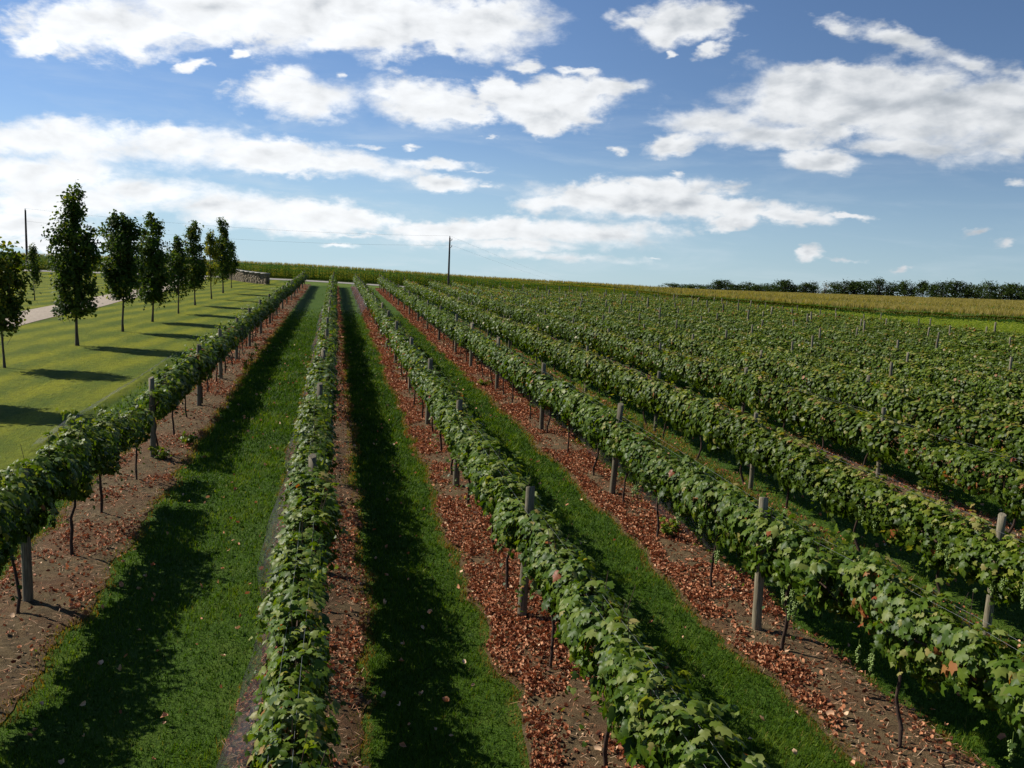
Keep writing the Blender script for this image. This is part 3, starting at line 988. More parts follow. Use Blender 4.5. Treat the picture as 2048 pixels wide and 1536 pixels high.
# ---------------------------------------------------------------- fallen leaves on the soil
def litter():
    r = np.random.default_rng(12)
    Ps, Ss, Ts = [], [], []
    for k in range(1, 9):
        n = {1: 34000, 2: 34000, 3: 90000, 4: 90000, 5: 1500}.get(k, 12000)
        Y = row_start(k) + (Y_END - row_start(k)) * r.random(n) ** 2.3
        c = r.random(n)
        l, rr = strip_edges(k, Y)
        X = l + (rr - l) * (0.02 + 0.96 * c)
        dn = vnoise(X * 1.3, Y * 1.05, 40) * 0.65 + vnoise(X * 4.1, Y * 3.3, 41) * 0.35 + 0.10 * np.exp(-((c - 0.12) / 0.14) ** 2)
        thr = np.where(Y < 14, 0.42, 0.54) if k == 1 else 0.37
        if k == 4:              # a bare patch of pale soil near the camera
            thr = thr + 0.20 * sstep((11.0 - Y) / 2.5) * sstep((c - 0.30) / 0.2)
        keep = r.random(n) < sstep((dn - thr) / 0.20) * 0.92 + 0.08
        P = np.stack([X, Y, gz(X, Y)], -1)[keep]
        P = P[in_view(P, 1.15)]
        Ps.append(P)
    P = np.concatenate(Ps)
    P[:, 2] += 0.05 + r.random(len(P)) * 0.035
    # a few blown onto the grass
    m = 1500
    Y = 5 + 40 * r.random(m) ** 1.6
    X = r.uniform(-5, 14, m)
    Q = np.stack([X, Y, gz(X, Y) + 0.075], -1)
    Q = Q[in_view(Q, 1.1)]
    d1 = np.linalg.norm(P - EYE, axis=1)
    s1 = r.uniform(0.025, 0.058, len(P)) * np.clip(d1 / 24, 1, 1.7)
    s2 = r.uniform(0.04, 0.085, len(Q))
    PP = np.concatenate([P, Q])
    S = np.concatenate([s1, s2])
    tint = np.concatenate([np.clip(r.normal(0.45, 0.24, len(P)), 0, 1), np.clip(r.normal(0.8, 0.2, len(Q)), 0, 1)])
    n = len(PP)
    V, F, A = spread(dry_leaf(), PP, r.normal(0, 0.55, (n, 3)) + np.array([0, 0, 1.0]), r.normal(0, 1, (n, 3)), S, tint, r)
    # dead straw and twigs among the leaves
    m = 17000
    kk = r.integers(1, 5, m)
    Y = 4 + 38 * r.random(m) ** 1.7
    lo = np.array([strip_edges(k_, Y) for k_ in range(1, 5)])
    L_, R_s = lo[kk - 1, 0, np.arange(m)], lo[kk - 1, 1, np.arange(m)]
    X = L_ + (R_s - L_) * r.random(m)
    Q = np.stack([X, Y, gz(X, Y) + 0.055 + 0.02 * r.random(m)], -1)
    Q = Q[in_view(Q, 1.1)]
    m = len(Q)
    a = r.uniform(0, 6.283, m)
    d_ = np.stack([np.cos(a), np.sin(a), r.normal(0.05, 0.2, m)], -1) * r.uniform(0.03, 0.11, m)[:, None]
    w_ = np.stack([-np.sin(a), np.cos(a), 0 * a], -1) * 0.0022
    SV = np.stack([Q - w_, Q + w_, Q + d_ + w_, Q + d_ - w_], 1).reshape(-1, 3)
    SF = np.arange(4 * m).reshape(-1, 4) + len(V)
    me = make_mesh('fallen_leaves', np.concatenate([V, SV]), [F, SF], {'tint': np.concatenate([A, np.clip(r.normal(0.85, 0.25, m), 0, 1)])})
    o = link('fallen_leaves', me, M_DRY)
    tag(o, 'curled red brown dead leaves lying under the vine rows', 'dead leaves', kind='stuff')


litter()


# ---------------------------------------------------------------- grass blades between the rows
def grass():
    r = np.random.default_rng(15)
    Ps, Ds, edge = [], [], []
    for k in list(range(0, 11)):
        if k == 0:
            xl, xr = -6.6, None
        n = 150000 if k in (1, 2, 3, 4) else 60000
        Y = 4.0 + 75 * r.random(n) ** 2.6
        u = r.random(n)
        if k == 0:
            u = u ** 0.35
            R0 = strip_edges(1, Y)[0]
            X = R0 - 1.9 + (1.9 + 0.12) * u
            e = np.abs(X - R0)
        else:
            L0, R0 = strip_edges(k, Y)[1], strip_edges(k + 1, Y)[0]
            X = L0 - 0.14 + (R0 - L0 + 0.28) * u
            e = np.minimum(X - L0, R0 - X)
        P = np.stack([X, Y, gz(X, Y)], -1)
        v = in_view(P, 1.22) & (r.random(n) > sstep((Y - 40) / 34))
        Ps.append(P[v])
        edge.append(e[v])
    P = np.concatenate(Ps)
    e = np.concatenate(edge)
    d = np.linalg.norm(P - EYE, axis=1)
    n = len(P)
    dead = (e < 0.10 * (0.5 + 1.2 * vnoise(P[:, 0] * 2, P[:, 1] * 1.5, 51))) & (r.random(n) < 0.8)
    patch = vnoise(P[:, 0] * 1.7, P[:, 1] * 1.7, 52)
    h = r.uniform(0.03, 0.085, n) * (0.65 + 0.7 * patch) * np.clip(d / 18, 1, 1.5) * np.where(dead, 0.9, 1)
    w = r.uniform(0.0028, 0.0060, n) * np.clip(d / 8, 1, 5)
    broad = r.random(n) < 0.22
    w = np.where(broad, w * 2.6, w)
    h = np.where(broad, h * 0.7, h)
    a = r.uniform(0, 2 * math.pi, n)
    side = np.stack([np.cos(a), np.sin(a), 0 * a], -1)
    lean = np.stack([-np.sin(a), np.cos(a), 0 * a], -1) * (h * r.uniform(0.2, 1.1, n))[:, None]
    up = np.array([0, 0, 1.0])
    P = P + np.array([0, 0, -0.004])
    V = np.stack([P - side * w[:, None] / 2, P + side * w[:, None] / 2, P + lean * 0.35 + up * (h * 0.6)[:, None] - side * w[:, None] * 0.42, P + lean * 0.35 + up * (h * 0.6)[:, None] + side * w[:, None] * 0.42, P + lean + up * h[:, None]], 1)
    base = np.arange(n)[:, None] * 5
    F4 = base + np.array([[0, 1, 3, 2]])
    F3 = base + np.array([[2, 3, 4]])
    tint = np.clip(r.normal(0.36, 0.16, n) + 0.55 * (patch - 0.5) + 0.35 * (vnoise(P[:, 0] * 6, P[:, 1] * 6, 53) - 0.5), 0, 0.80)
    tint = np.where(dead, r.uniform(0.86, 1.0, n), tint)
    tint = np.where((r.random(n) < 0.02), 0.86, tint)
    o = link('grass', make_mesh('grass', V.reshape(-1, 3), [F4, F3], {'tint': np.concatenate([tint, tint])}), M_GRASS)
    tag(o, 'short green mown grass growing in the lanes between vine rows', 'grass', kind='stuff')


grass()


# ---------------------------------------------------------------- weeds
def weed_mesh(seed, h, n, tall):
    r = np.random.default_rng(seed)
    mb = MB()
    for i in range(7 if not tall else 4):
        a = r.uniform(0, 6.28)
        L = h * r.uniform(0.6, 1.0)
        sp = L * (0.8 if not tall else 0.15)
        t = np.linspace(0, 1, 5)
        pts = np.stack([math.cos(a) * sp * t, math.sin(a) * sp * t, L * (t - 0.25 * t * t)], -1)
        mb.tube(pts, np.linspace(0.005, 0.002, 5), 4, cap=False, a=0.5)
        m = n // 6
        tt = r.uniform(0.25, 1.0, m)
        P = np.stack([np.interp(tt, t, pts[:, j]) for j in range(3)], -1) + r.normal(0, 0.03, (m, 3))
        V, F, A = spread(simple_leaf(), P, r.normal(0, 0.6, (m, 3)) + np.array([0, 0, 0.8]), r.normal(0, 1, (m, 3)), r.uniform(0.04, 0.09, m), np.clip(r.normal(0.6, 0.15, m), 0, 0.85), r)
        mb.add(V, F, A)
    return mb.mesh('weed_plant')


WEEDS = [weed_mesh(i, 0.32, 110, False) for i in range(2)] + [weed_mesh(9, 0.75, 90, True)]
for x, y, v, lab in ((-3.30, 21.5, 0, 'low green weed on the bare soil beside the second post of the first row'), (-3.55, 20.0, 1, 'small green weed at the foot of the tall bare post in the first row'),
                     (-3.2, 36.5, 2, 'tall yellow green weed under the middle of the first vine row'), (-3.15, 34.0, 2, 'upright weed nearest the camera under the first vine row'), (-3.25, 40.0, 2, 'upright weed farthest up the soil of the first vine row'),
                     (5.6, 14.2, 1, 'little green weed on the leaf-strewn soil of the fourth vine row'), (5.05, 31.0, 0, 'round green weed far up the soil of the fourth vine row')):
    o = link('weed_plant', WEEDS[v], M_VINE)
    o.location = (x, y, float(gz(x, y)) + 0.04)
    o.rotation_euler = (0, 0, float(rng.uniform(0, 6)))
    tag(o, lab, 'weed')

# ---------------------------------------------------------------- young maples on the lawn
def maple(base, h, cb, prof, seed, label, tint=0.48, leaf=0.125, dens=1.0, name='maple_tree', group='young maples in a line on the lawn'):
    """prof: (height fraction of the crown, radius in metres)"""
    r = np.random.default_rng(seed)
    x, y = base
    root = thing(name, (x, y, float(gz(x, y))), label, 'tree', group)
    tr = MB()
    n = 10
    zs = np.linspace(-0.1, h * 0.93, n)
    wx, wy = np.cumsum(r.normal(0, 0.02, n)), np.cumsum(r.normal(0, 0.02, n))
    rad = np.interp(zs, [-0.1, 0.15, cb, h * 0.93], [0.085, 0.058, 0.046, 0.008]) * (h / 6.2)
    tr.tube(np.stack([wx, wy, zs], -1), rad, 9)
    pz, pr = np.array([q[0] for q in prof]), np.array([q[1] for q in prof])
    vol = float(np.sum((pr[1:] ** 2 + pr[:-1] ** 2) * 0.5 * np.diff(pz))) * (h - cb)
    nc = int(np.clip(42 * vol * dens, 30, 260))
    P, N, T, S, TI = [], [], [], [], []
    zz = np.linspace(0, 1, 200)
    wgt = np.interp(zz, pz, pr) ** 1.6 + 0.02
    zf = r.choice(zz, nc, p=wgt / wgt.sum())
    for i in range(nc):
        f = zf[i]
        a = r.uniform(0, 6.283)
        R = float(np.interp(f, pz, pr)) * (0.34 + 0.88 * float(vnoise(a * 1.3 + seed, f * 6, seed)))
        rr = R * r.random() ** 0.45
        c = np.array([rr * math.cos(a), rr * math.sin(a), cb + f * (h - cb)])
        cr = r.uniform(0.13, 0.26) * (0.75 + 0.25 * min(R, 1.4))
        m = int(r.integers(38, 70))
        off = r.normal(0, 1, (m, 3)) * cr * np.array([0.75, 0.75, 0.9])
        P.append(c + off)
        N.append(np.tile(norm(np.array([c[0], c[1], 0.6])), (m, 1)) + r.normal(0, 0.6, (m, 3)))
        T.append(np.tile(np.array([math.cos(a), math.sin(a), -0.6]), (m, 1)) + r.normal(0, 0.5, (m, 3)))
        S.append(leaf * r.uniform(0.65, 1.25, m))
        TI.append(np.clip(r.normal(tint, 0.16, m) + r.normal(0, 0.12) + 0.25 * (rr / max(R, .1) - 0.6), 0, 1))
        if i < 46:
            z0 = max(cb * 0.9, c[2] - 0.35 - 1.1 * rr)
            s_ = np.linspace(0, 1, 5)
            sx, sy = np.interp(z0, zs, wx), np.interp(z0, zs, wy)
            pts = np.stack([sx + (c[0] - sx) * s_ ** 0.85, sy + (c[1] - sy) * s_ ** 0.85, z0 + (c[2] - z0) * s_ ** 1.25], -1)
            tr.tube(pts, np.linspace(0.017, 0.005, 5), 5, cap=False)
    # leading shoots that stick out of the top and sides
    for i in range(22):
        a = r.uniform(0, 6.283)
        f = r.choice([0.05, 0.2, 0.35, 0.5, 0.65, 0.8, 0.9, 0.97, 1.0])
        R = float(np.interp(f, pz, pr))
        c0 = np.array([R * 0.7 * math.cos(a), R * 0.7 * math.sin(a), cb + f * (h - cb) - 0.50])
        L = r.uniform(0.35, 0.65)
        m = 16
        t = r.random(m)
        dirv = np.array([0.55 * math.cos(a) * (1.2 - f), 0.55 * math.sin(a) * (1.2 - f), 1.0])
        P.append(c0 + dirv * L * t[:, None] + r.normal(0, 0.05, (m, 3)))
        N.append(r.normal(0, 0.7, (m, 3)) + np.array([0, 0, 0.5]))
        T.append(r.normal(0, 0.7, (m, 3)) + np.array([math.cos(a), math.sin(a), 0]))
        S.append(leaf * r.uniform(0.6, 1.0, m))
        TI.append(np.clip(r.normal(tint + 0.15, 0.15, m), 0, 1))
        tr.tube([c0 - dirv * 0.3, c0, c0 + dirv * L], [0.008, 0.006, 0.003], 4, cap=False)
    P, N, T, S, TI = map(np.concatenate, (P, N, T, S, TI))
    V, F, A = spread(simple_leaf(), P, N, T, S, TI, r)
    link('crown', make_mesh('crown', V, [F], {'tint': A}), M_MAPLE, root)
    link('trunk', tr.mesh('trunk', smooth=True), M_TREEBARK, root)
    return root


OVAL = [(0, 0.35), (0.08, 0.75), (0.3, 1.0), (0.6, 1.0), (0.85, 0.6), (1, 0.12)]
def sc(p, m):
    return [(a, b * m) for a, b in p]


maple((-11.7, 27.4), 5.8, 1.6, sc(OVAL, 1.05), 201, 'young maple at the near end of the lawn line, just outside the left edge')
maple((-11.35, 34.5), 4.3, 1.45, [(0, 0.3), (0.15, 0.75), (0.45, 0.85), (0.7, 1.0), (0.9, 0.7), (1, 0.15)], 202, 'yellow tinged young maple cut by the left edge of the picture', 0.66)
maple((-10.86, 42.0), 6.9, 1.45, [(0, 0.45), (0.04, 1.0), (0.1, 0.72), (0.25, 0.92), (0.42, 1.12), (0.58, 0.98), (0.68, 0.62), (0.8, 0.52), (0.92, 0.40), (1, 0.10)], 203, 'tallest young maple with a narrow pointed top, second tree from the left', 0.46)
maple((-10.52, 48.9), 5.8, 1.6, [(0, 0.4), (0.1, 0.9), (0.3, 1.1), (0.6, 1.12), (0.8, 0.95), (0.92, 0.6), (1, 0.15)], 204, 'broad round-topped maple just right of the tallest one', 0.42)
maple((-10.27, 55.3), 6.2, 1.15, [(0, 0.4), (0.08, 0.85), (0.25, 1.1), (0.5, 1.05), (0.7, 0.75), (0.85, 0.52), (1, 0.12)], 205, 'maple with a ragged twiggy tip in the middle of the line', 0.42)
maple((-9.98, 62.3), 4.8, 1.3, sc(OVAL, 0.80), 206, 'short small-crowned maple right of the one with a twiggy tip', 0.44)
maple((-10.19, 71.0), 6.2, 1.1, [(0, 0.35), (0.1, 0.8), (0.3, 1.05), (0.5, 0.85), (0.7, 0.55), (0.88, 0.42), (1, 0.12)], 207, 'slim maple tapering to a thin tip, sixth in the visible line', 0.46)
maple((-10.15, 80.0), 5.6, 1.6, [(0, 0.3), (0.2, 0.6), (0.5, 0.72), (0.8, 0.5), (1, 0.12)], 208, 'pale yellow green small maple near the far end of the line', 0.80, dens=0.8)
maple((-10.42, 90.4), 7.2, 1.35, [(0, 0.3), (0.12, 0.8), (0.35, 1.0), (0.55, 0.8), (0.75, 0.5), (0.9, 0.42), (1, 0.12)], 209, 'tall slender maple with a crooked tip near the stone wall', 0.52)
maple((-10.85, 101.6), 4.7, 1.5, sc(OVAL, 0.72), 210, 'farthest small maple, standing right in front of the stone wall', 0.40)
maple((-21.2, 71.3), 3.8, 1.3, sc(OVAL, 0.42), 211, 'thin little sapling alone on the lawn beyond the drive', 0.45, 0.11, 0.9, 'sapling', None)


# ---------------------------------------------------------------- curved stone wall at the end of the drive
def stone_wall():
    m, t, b = new_mat('field stone')
    tc = t.n.new('ShaderNodeTexCoord').outputs['Object']
    at = attr(t, 'tint')
    n = t.noise(tc, 12, 4, 0.6)
    col = t.ramp(at, [(0, (0.10, 0.072, 0.042)), (0.4, (0.18, 0.135, 0.078)), (0.75, (0.22, 0.168, 0.10)), (1, (0.14, 0.115, 0.08))])
    t.put(b.inputs['Base Color'], t.mix(t.math('MULTIPLY', t.smooth(n, 0.4, 0.7), 0.5), col, (0.07, 0.055, 0.04)))
    b.inputs['Roughness'].default_value = 0.9
    bump(t, b, n, 0.6, 0.03)
    r = np.random.default_rng(3)
    pts = np.array([(-7.95, 114.0), (-9.3, 115.0), (-10.9, 116.6), (-12.4, 118.9), (-13.6, 121.0)])
    s = np.concatenate([[0], np.cumsum(np.linalg.norm(np.diff(pts, axis=0), axis=1))])
    L = s[-1]
    root = thing('stone_wall', (pts[2][0], pts[2][1], float(gz(*pts[2]))), 'low curved field stone wall with pale cap beside the drive entrance', 'wall')
    o0 = np.array([pts[2][0], pts[2][1], float(gz(*pts[2]))])

    def at_s(q):
        p = np.array([np.interp(q, s, pts[:, 0]), np.interp(q, s, pts[:, 1])])
        p2 = np.array([np.interp(min(q + 0.2, L), s, pts[:, 0]), np.interp(min(q + 0.2, L), s, pts[:, 1])])
        p1 = np.array([np.interp(max(q - 0.2, 0), s, pts[:, 0]), np.interp(max(q - 0.2, 0), s, pts[:, 1])])
        d = (p2 - p1) / np.linalg.norm(p2 - p1)
        return p, d
    mb, cap = MB(), MB()
    z = -0.1
    for course in range(9):
        hgt = float(r.uniform(0.14, 0.2))
        if z + hgt > 1.38:
            break
        q = 0.0
        while q < L - 0.02:
            w = min(float(r.uniform(0.22, 0.6)), L - q)
            if L - q - w < 0.15:
                w = L - q
            p, d = at_s(q + w / 2)
            nrm = np.array([d[1], -d[0]])
            M = np.array([[d[0], nrm[0], 0], [d[1], nrm[1], 0], [0, 0, 1]])
            g = float(gz(*p)) - o0[2]
            j = float(r.uniform(0, 0.018))
            mb.box((-w / 2 + 0.008, -0.25 - j, 0), (w / 2 - 0.008, 0.25 + float(r.uniform(0, 0.035)), hgt - 0.012), float(r.random()), (M, np.array([p[0] - o0[0], p[1] - o0[1], z + g])))
            q += w
        z += hgt
    q = 0.0
    while q < L - 0.02:
        w = min(0.9, L - q)
        p, d = at_s(q + w / 2)
        nrm = np.array([d[1], -d[0]])
        M = np.array([[d[0], nrm[0], 0], [d[1], nrm[1], 0], [0, 0, 1]])
        cap.box((-w / 2 + 0.004, -0.34, 0), (w / 2 - 0.004, 0.34, 0.09), 0.5, (M, np.array([p[0] - o0[0], p[1] - o0[1], z + float(gz(*p)) - o0[2]])))
        q += w
    link('masonry', mb.mesh('masonry'), m, root)
    link('coping', cap.mesh('coping'), plain('pale cap stone', (0.40, 0.37, 0.32), 0.9), root)


stone_wall()


# ---------------------------------------------------------------- utility poles and lines
def pole(x, y, top, label, arm):
    g = float(gz(x, y))
    root = thing('utility_pole', (x, y, g), label, 'utility pole', 'utility poles along the road')
    h = top - g
    mb = MB()
    mb.tube([(0, 0, -0.3), (0, 0, h * 0.5), (0.02, 0, h)], [0.15, 0.13, 0.10], 10)
    link('pole', mb.mesh('pole', smooth=True), M_POLE, root)
    if arm:
        for dz in (0.35, 1.25):
            a = MB()
            a.tube([(0.10, 0, h - dz - 0.12), (0.30, 0, h - dz)], 0.03, 6)
            br = link('bracket', a.mesh('bracket'), M_METAL, root)
            i_ = MB()
            i_.tube([(0.30, 0, h - dz), (0.30, 0, h - dz + 0.08), (0.30, 0, h - dz + 0.14), (0.30, 0, h - dz + 0.24)], [0.03, 0.07, 0.05, 0.03], 8)
            link('insulator', i_.mesh('insulator'), M_METAL, root if False else br)
        tk = MB()
        tk.tube([(0.0, 0, h), (0.0, 0, h + 0.10), (0.0, 0, h + 0.22)], [0.05, 0.07, 0.03], 8)
        link('top_insulator', tk.mesh('top_insulator'), M_METAL, root)
    else:
        tk = MB()
        tk.tube([(0.0, 0, h), (0.0, 0, h + 0.1), (0.0, 0, h + 0.2)], [0.05, 0.06, 0.03], 8)
        link('top_insulator', tk.mesh('top_insulator'), M_METAL, root)
    return root


pole(15.1, 125.6, 5.72, 'dark wooden utility pole with brackets rising behind the vine rows', True)
pole(-38.1, 125.6, 6.95, 'bare thin utility pole behind the lawn at the far left', False)


def cable(a, b, sag, label):
    a, b = np.array(a), np.array(b)
    t = np.linspace(0, 1, 24)
    P = a + (b - a) * t[:, None]
    P[:, 2] -= sag * 4 * t * (1 - t)
    mb = MB()
    mb.tube(P, 0.007, 4, cap=False)
    tag(link('overhead_wire', mb.mesh('overhead_wire'), M_CABLE), label, 'wire', 'overhead wires on the poles')


cable((-38.1, 125.6, 7.15), (15.1, 125.6, 5.94), 0.7, 'upper overhead wire between the two utility poles')
cable((-38.1, 125.6, 5.6), (15.40, 125.6, 4.70), 0.8, 'lower overhead wire between the two utility poles')
cable((15.1, 125.6, 5.94), (230, 820, -24.0), 3.0, 'upper overhead wire leading right from the bracketed pole')
cable((15.40, 125.6, 4.70), (230, 820, -26.0), 3.0, 'lower overhead wire leading right from the bracketed pole')


# ---------------------------------------------------------------- cornfield
def corn_plant(r, leaves=9, tassel=True, h=2.0):
    mb = MB()
    mb.tube([(0, 0, -0.05), (0.01, 0, h * 0.5), (0, 0.01, h * 0.93)], [0.014, 0.011, 0.006], 3, cap=False, a=0.55)
    for i in range(leaves):
        z0 = h * (0.12 + 0.76 * i / (leaves - 1))
        a = (i % 2) * math.pi + r.normal(0, 0.5)
        L = h * r.uniform(0.28, 0.42) * (1.0 if i < leaves - 2 else 0.7)
        t = np.array([0, 0.35, 0.7, 1.0])
        rr = L * t
        zz = z0 + L * (0.75 * t - 0.95 * t * t)
        w = 0.045 * np.array([0.8, 1.0, 0.75, 0.05])
        c, s_ = math.cos(a), math.sin(a)
        A = np.stack([rr * c - w * s_, rr * s_ + w * c, zz], -1)
        B = np.stack([rr * c + w * s_, rr * s_ - w * c, zz], -1)
        mb.add(np.concatenate([A, B]), [[j, j + 1, j + 5, j + 4] for j in range(3)], float(np.clip(r.normal(0.5, 0.15), 0.1, 0.82)))
    if tassel:
        for i in range(4):
            a = r.uniform(0, 6.28)
            c, s_ = math.cos(a), math.sin(a)
            d = 0.16 if i else 0.02
            mb.add([(-0.012 * s_, 0.012 * c, h * 0.92), (0.012 * s_, -0.012 * c, h * 0.92), (d * c, d * s_, h * (1.02 + 0.03 * (i == 0)))], [[0, 1, 2]], float(r.uniform(0.9, 1.0)))
    by4 = np.concatenate([f for f in mb.F if f.shape[1] == 4])
    by3 = [f for f in mb.F if f.shape[1] == 3]
    a4 = np.concatenate([a for f, a in zip(mb.F, mb.A) if f.shape[1] == 4])
    a3 = [a for f, a in zip(mb.F, mb.A) if f.shape[1] == 3]
    tri = np.concatenate([by4[:, [0, 1, 2]], by4[:, [0, 2, 3]]] + by3)
    return np.concatenate(mb.V), tri, np.concatenate([a4, a4] + a3)


def plant_out(name, templates, P, scale, dt, r, mat):
    Vs, Fs, As, n0 = [], [], [], 0
    which = r.integers(0, len(templates), len(P))
    for w, (TV, TF, TA) in enumerate(templates):
        p, sc_ = P[which == w], scale[which == w]
        n = len(p)
        if not n:
            continue
        a = r.uniform(0, 6.28, n)
        c, s_ = np.cos(a), np.sin(a)
        V = np.stack([c[:, None] * TV[:, 0] - s_[:, None] * TV[:, 1], s_[:, None] * TV[:, 0] + c[:, None] * TV[:, 1], np.repeat(TV[None, :, 2], n, 0)], -1) * sc_[:, None, None] + p[:, None]
        Vs.append(V.reshape(-1, 3))
        Fs.append((TF[None] + (np.arange(n) * len(TV))[:, None, None] + n0).reshape(-1, 3))
        As.append(np.clip(np.where(TA[None] < 0.85, TA[None] + dt + r.normal(0, 0.07, (n, 1)), TA[None]), 0, 1).ravel())
        n0 += n * len(TV)
    return make_mesh(name, np.concatenate(Vs), [np.concatenate(Fs)], {'tint': np.concatenate(As)})


def corn_front(X):
    return np.interp(np.asarray(X, float), [37, 43, 48.5, 61, 95], [126.2, 106.0, 77.0, 70.0, 54.0])


def front_points(off, step, r):
    """points along the front of the cornfield, OFF metres inside it"""
    pts = np.array([(-85, 126.2), (37, 126.2), (43, 106.0), (48.5, 77.0), (61, 70.0), (95, 54.0)])
    s = np.concatenate([[0], np.cumsum(np.linalg.norm(np.diff(pts, axis=0), axis=1))])
    q = np.arange(0, s[-1], step)
    P = np.stack([np.interp(q, s, pts[:, 0]), np.interp(q, s, pts[:, 1])], -1)
    d = norm(np.stack([np.interp(q + 1, s, pts[:, 0]) - np.interp(q - 1, s, pts[:, 0]), np.interp(q + 1, s, pts[:, 1]) - np.interp(q - 1, s, pts[:, 1])], -1))
    return P + np.stack([-d[:, 1], d[:, 0]], -1) * off + r.normal(0, 0.055, P.shape)


def cornfield():
    r = np.random.default_rng(33)
    tall = [corn_plant(r) for i in range(8)]
    XY = np.concatenate([front_points(0.76 * row, 0.21 + 0.05 * row, r) for row in range(7)])
    X, Y = XY[:, 0], XY[:, 1]
    P = np.stack([X, Y, gz(X, Y)], -1)
    sc_ = r.uniform(0.90, 1.06, len(P)) * (0.97 - 0.24 * sstep((X - 12) / 22))
    keep = in_view(P + np.array([0, 0, 1]), 1.35)
    tag(link('corn_edge', plant_out('corn_edge', tall, P[keep], sc_[keep], 0.0, r, M_CORN), M_CORN), 'tall green corn plants along the front edge of the cornfield', 'corn', kind='stuff')
    # the field behind: a rough canopy with tasselled tops standing out of it
    xs = np.concatenate([np.arange(-80, 200, 2.5), np.arange(200, 460, 5.0)])
    dy = np.concatenate([np.array([4.5]), np.arange(6, 130, 2.5), np.arange(130, 430, 6.0)])
    GX, GD = np.meshgrid(xs, dy, indexing='ij')
    GY = corn_front(GX) + GD
    GX = GX + r.uniform(-0.8, 0.8, GX.shape)
    GZ = gz(GX, GY) + 1.52 + r.uniform(-0.12, 0.12, GX.shape)
    ny = len(dy)
    i, j = np.meshgrid(np.arange(len(xs) - 1), np.arange(ny - 1), indexing='ij')
    a = (i * ny + j).ravel()
    F = np.stack([a, a + ny, a + ny + 1, a + 1], -1)
    tint = np.clip(r.normal(0.88, 0.05, len(F)), 0.6, 1)
    tag(link('corn_canopy', make_mesh('corn_canopy', np.stack([GX, GY, GZ], -1).reshape(-1, 3), [F], {'tint': tint}), M_CORN), 'tan tasselled top of the wide cornfield below the woods', 'corn', kind='stuff')
    tops = []
    for q in range(6):
        mb = MB()
        for i_ in range(5):
            an = r.uniform(0, 6.28)
            c, s_ = math.cos(an), math.sin(an)
            L = r.uniform(0.25, 0.5)
            mb.add([(-0.05 * s_, 0.05 * c, 0), (0.05 * s_, -0.05 * c, 0), (L * c, L * s_, r.uniform(0.0, 0.25))], [[0, 1, 2]], float(r.uniform(0.55, 0.82)))
        for i_ in range(6):
            an = r.uniform(0, 6.28)
            d = r.uniform(0.02, 0.16)
            mb.add([(-0.03, 0, 0.05), (0.03, 0, 0.05), (d * math.cos(an), d * math.sin(an), r.uniform(0.35, 0.55))], [[0, 1, 2]], float(r.uniform(0.92, 1.0)))
        tops.append((np.concatenate(mb.V), np.concatenate(mb.F), np.concatenate(mb.A)))
    n = 170000
    D = 60 + 400 * r.random(n) ** 1.25
    be = r.uniform(-0.42, 0.78, n)
    X, Y = D * np.sin(be), D * np.cos(be)
    keep = (Y > corn_front(X) + 3) & ((Y < 140) | (X > 10))
    P = np.stack([X, Y, gz(X, Y) + 1.5], -1)[keep]
    P = P[in_view(P, 1.3)]
    sc_ = r.uniform(0.85, 1.2, len(P)) * np.clip(np.linalg.norm(P - EYE, axis=1) / 170, 1, 2.0)
    tag(link('corn_tassels', plant_out('corn_tassels', tops, P, sc_, 0.0, r, M_CORN), M_CORN), 'dry tan tassels sticking up all over the cornfield', 'corn', kind='stuff')
    # lower, yellow green crop between the vines and the tall corn on the right
    low = [corn_plant(r, 7, False, 2.0) for i in range(6)]
    n = 30000
    X = r.uniform(43.4, 75, n)
    Y = r.uniform(30, 118, n)
    P = np.stack([X, Y, gz(X, Y)], -1)
    keep = in_view(P, 1.3) & (Y < corn_front(X) - 2.5)
    P = P[keep]
    tag(link('low_crop', plant_out('low_crop', low, P, r.uniform(0.58, 0.70, len(P)), 0.05, r, M_LOWCROP), M_LOWCROP), 'low yellow green crop between the vines and the tall corn', 'crop', kind='stuff')


cornfield()

# ---------------------------------------------------------------- the wood on the horizon
WOOD = [(158.4, 420.1, -11.8), (167.7, 429.4, -10.3), (164.4, 410.2, -9.8), (175.4, 427.9, -10.0), (174.1, 412.4, -9.8), (179.2, 414.6, -7.4), (186.7, 423.1, -7.3), (187.9, 412.3, -8.9), (194.1, 414.7, -7.6), (193.2, 401.9, -8.5), (205.8, 417.4, -8.3), (208.1, 411.5, -8.7), (209.2, 406.6, -6.1), (218.8, 415.7, -8.1), (218.7, 404.0, -6.8), (224.3, 406.7, -6.3), (225.4, 398.7, -5.0), (233.9, 403.6, -6.1), (235.5, 398.5, -5.1), (241.4, 398.7, -5.4), (253.4, 408.5, -5.0), (252.8, 397.2, -3.8), (261.5, 400.4, -5.1), (275.1, 410.1, -4.4), (279.2, 408.4, -6.9), (280.0, 402.8, -4.4), (281.9, 397.7, -5.3), (281.8, 391.4, -4.1), (286.2, 387.8, -3.3), (304.6, 403.9, -5.1), (302.0, 393.3, -4.5), (300.7, 384.0, -2.7), (314.4, 393.5, -4.6), (323.0, 395.8, -3.9), (324.9, 391.3, -4.4), (336.7, 396.5, -4.0)]


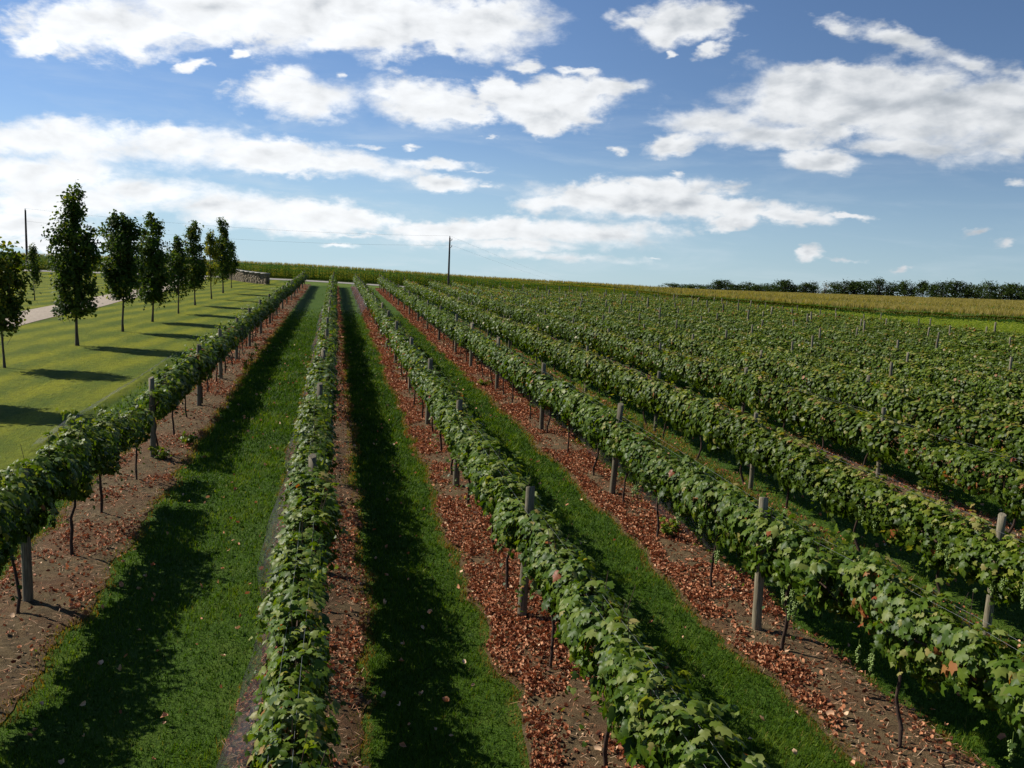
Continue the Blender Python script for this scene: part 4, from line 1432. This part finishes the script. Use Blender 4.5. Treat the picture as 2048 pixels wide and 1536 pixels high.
def wood_tree_meshes(seed, bare=False, lone=False):
    r = np.random.default_rng(seed)
    P, N, S, A = [], [], [], []
    tr = MB()
    tr.tube([(0, 0, -0.03), (0.01, 0, 0.3), (0, 0.01, 0.75)], [0.028, 0.02, 0.008], 6)
    nc = 46 if not bare else 16
    for i in range(nc):
        f = r.uniform(0.02, 0.93) if not lone else r.uniform(0.45, 0.95)
        R = (0.50 * (1 - (abs(f - 0.35) / 0.66) ** 2.4)) * (0.6 + 0.6 * r.random())
        a = r.uniform(0, 6.28)
        rr = R * r.random() ** 0.5
        c = np.array([rr * math.cos(a), rr * math.sin(a), f])
        m = 46 if not bare else 16
        cr = r.uniform(0.06, 0.12)
        P.append(c + r.normal(0, 1, (m, 3)) * cr * np.array([1, 1, 0.75]))
        N.append(np.tile(norm(np.array([c[0], c[1], 0.3])), (m, 1)) + r.normal(0, 0.6, (m, 3)))
        S.append(r.uniform(0.03, 0.065, m))
        A.append(np.clip(r.normal(0.42 if not bare else 0.97, 0.12, m) + r.normal(0, 0.12), 0, 1 if bare else 0.84))
        z0 = min(0.15 + 0.4 * r.random(), f)
        tr.tube([(0, 0, z0), c * np.array([0.5, 0.5, 0]) + np.array([0, 0, (z0 + f) / 2]), c], [0.012, 0.008, 0.003], 4, cap=False)
    P, N, S, A = map(np.concatenate, (P, N, S, A))
    V, F, AA = spread(fold_leaf(), P, N, r.normal(0, 1, (len(P), 3)), S, A, r)
    return make_mesh('crown', V, [F], {'tint': AA}), tr.mesh('trunk')


WT = [wood_tree_meshes(300 + i) for i in range(7)]
WB, WL = wood_tree_meshes(340, bare=True), wood_tree_meshes(341, lone=True)
NW = len(WOOD)
for i, (x, y, zt) in enumerate(WOOD):
    g = float(gz(x, y)) - 0.3
    h = max(5.0, (zt - g) * 1.05)
    bare, lone = i == 16, i == 25
    me = WB if bare else WL if lone else WT[(i * 3) % 7]
    if bare:
        lab = 'pale grey half bare tree in the wood on the horizon'
    elif lone:
        lab = 'tree with a small raised crown and open trunk in the far wood'
    elif i == 0:
        lab = 'low dark tree at the left end of the far wood'
    elif i == NW - 1:
        lab = 'dark green tree at the right end of the far wood'
    else:
        lab = 'dark green tree, %s from the left end of the wood on the horizon' % ordinal(i + 1)
    root = thing('woodland_tree', (x, y, g), lab, 'tree', 'trees of the far wood', float(rng.uniform(0, 6.28)))
    wd = float(rng.uniform(9.0, 17.0)) if not (bare or lone) else 9.0
    root.scale = (wd, wd, h)
    link('crown', me[0], M_FARTREE, root)
    link('trunk', me[1], M_TREEBARK, root)
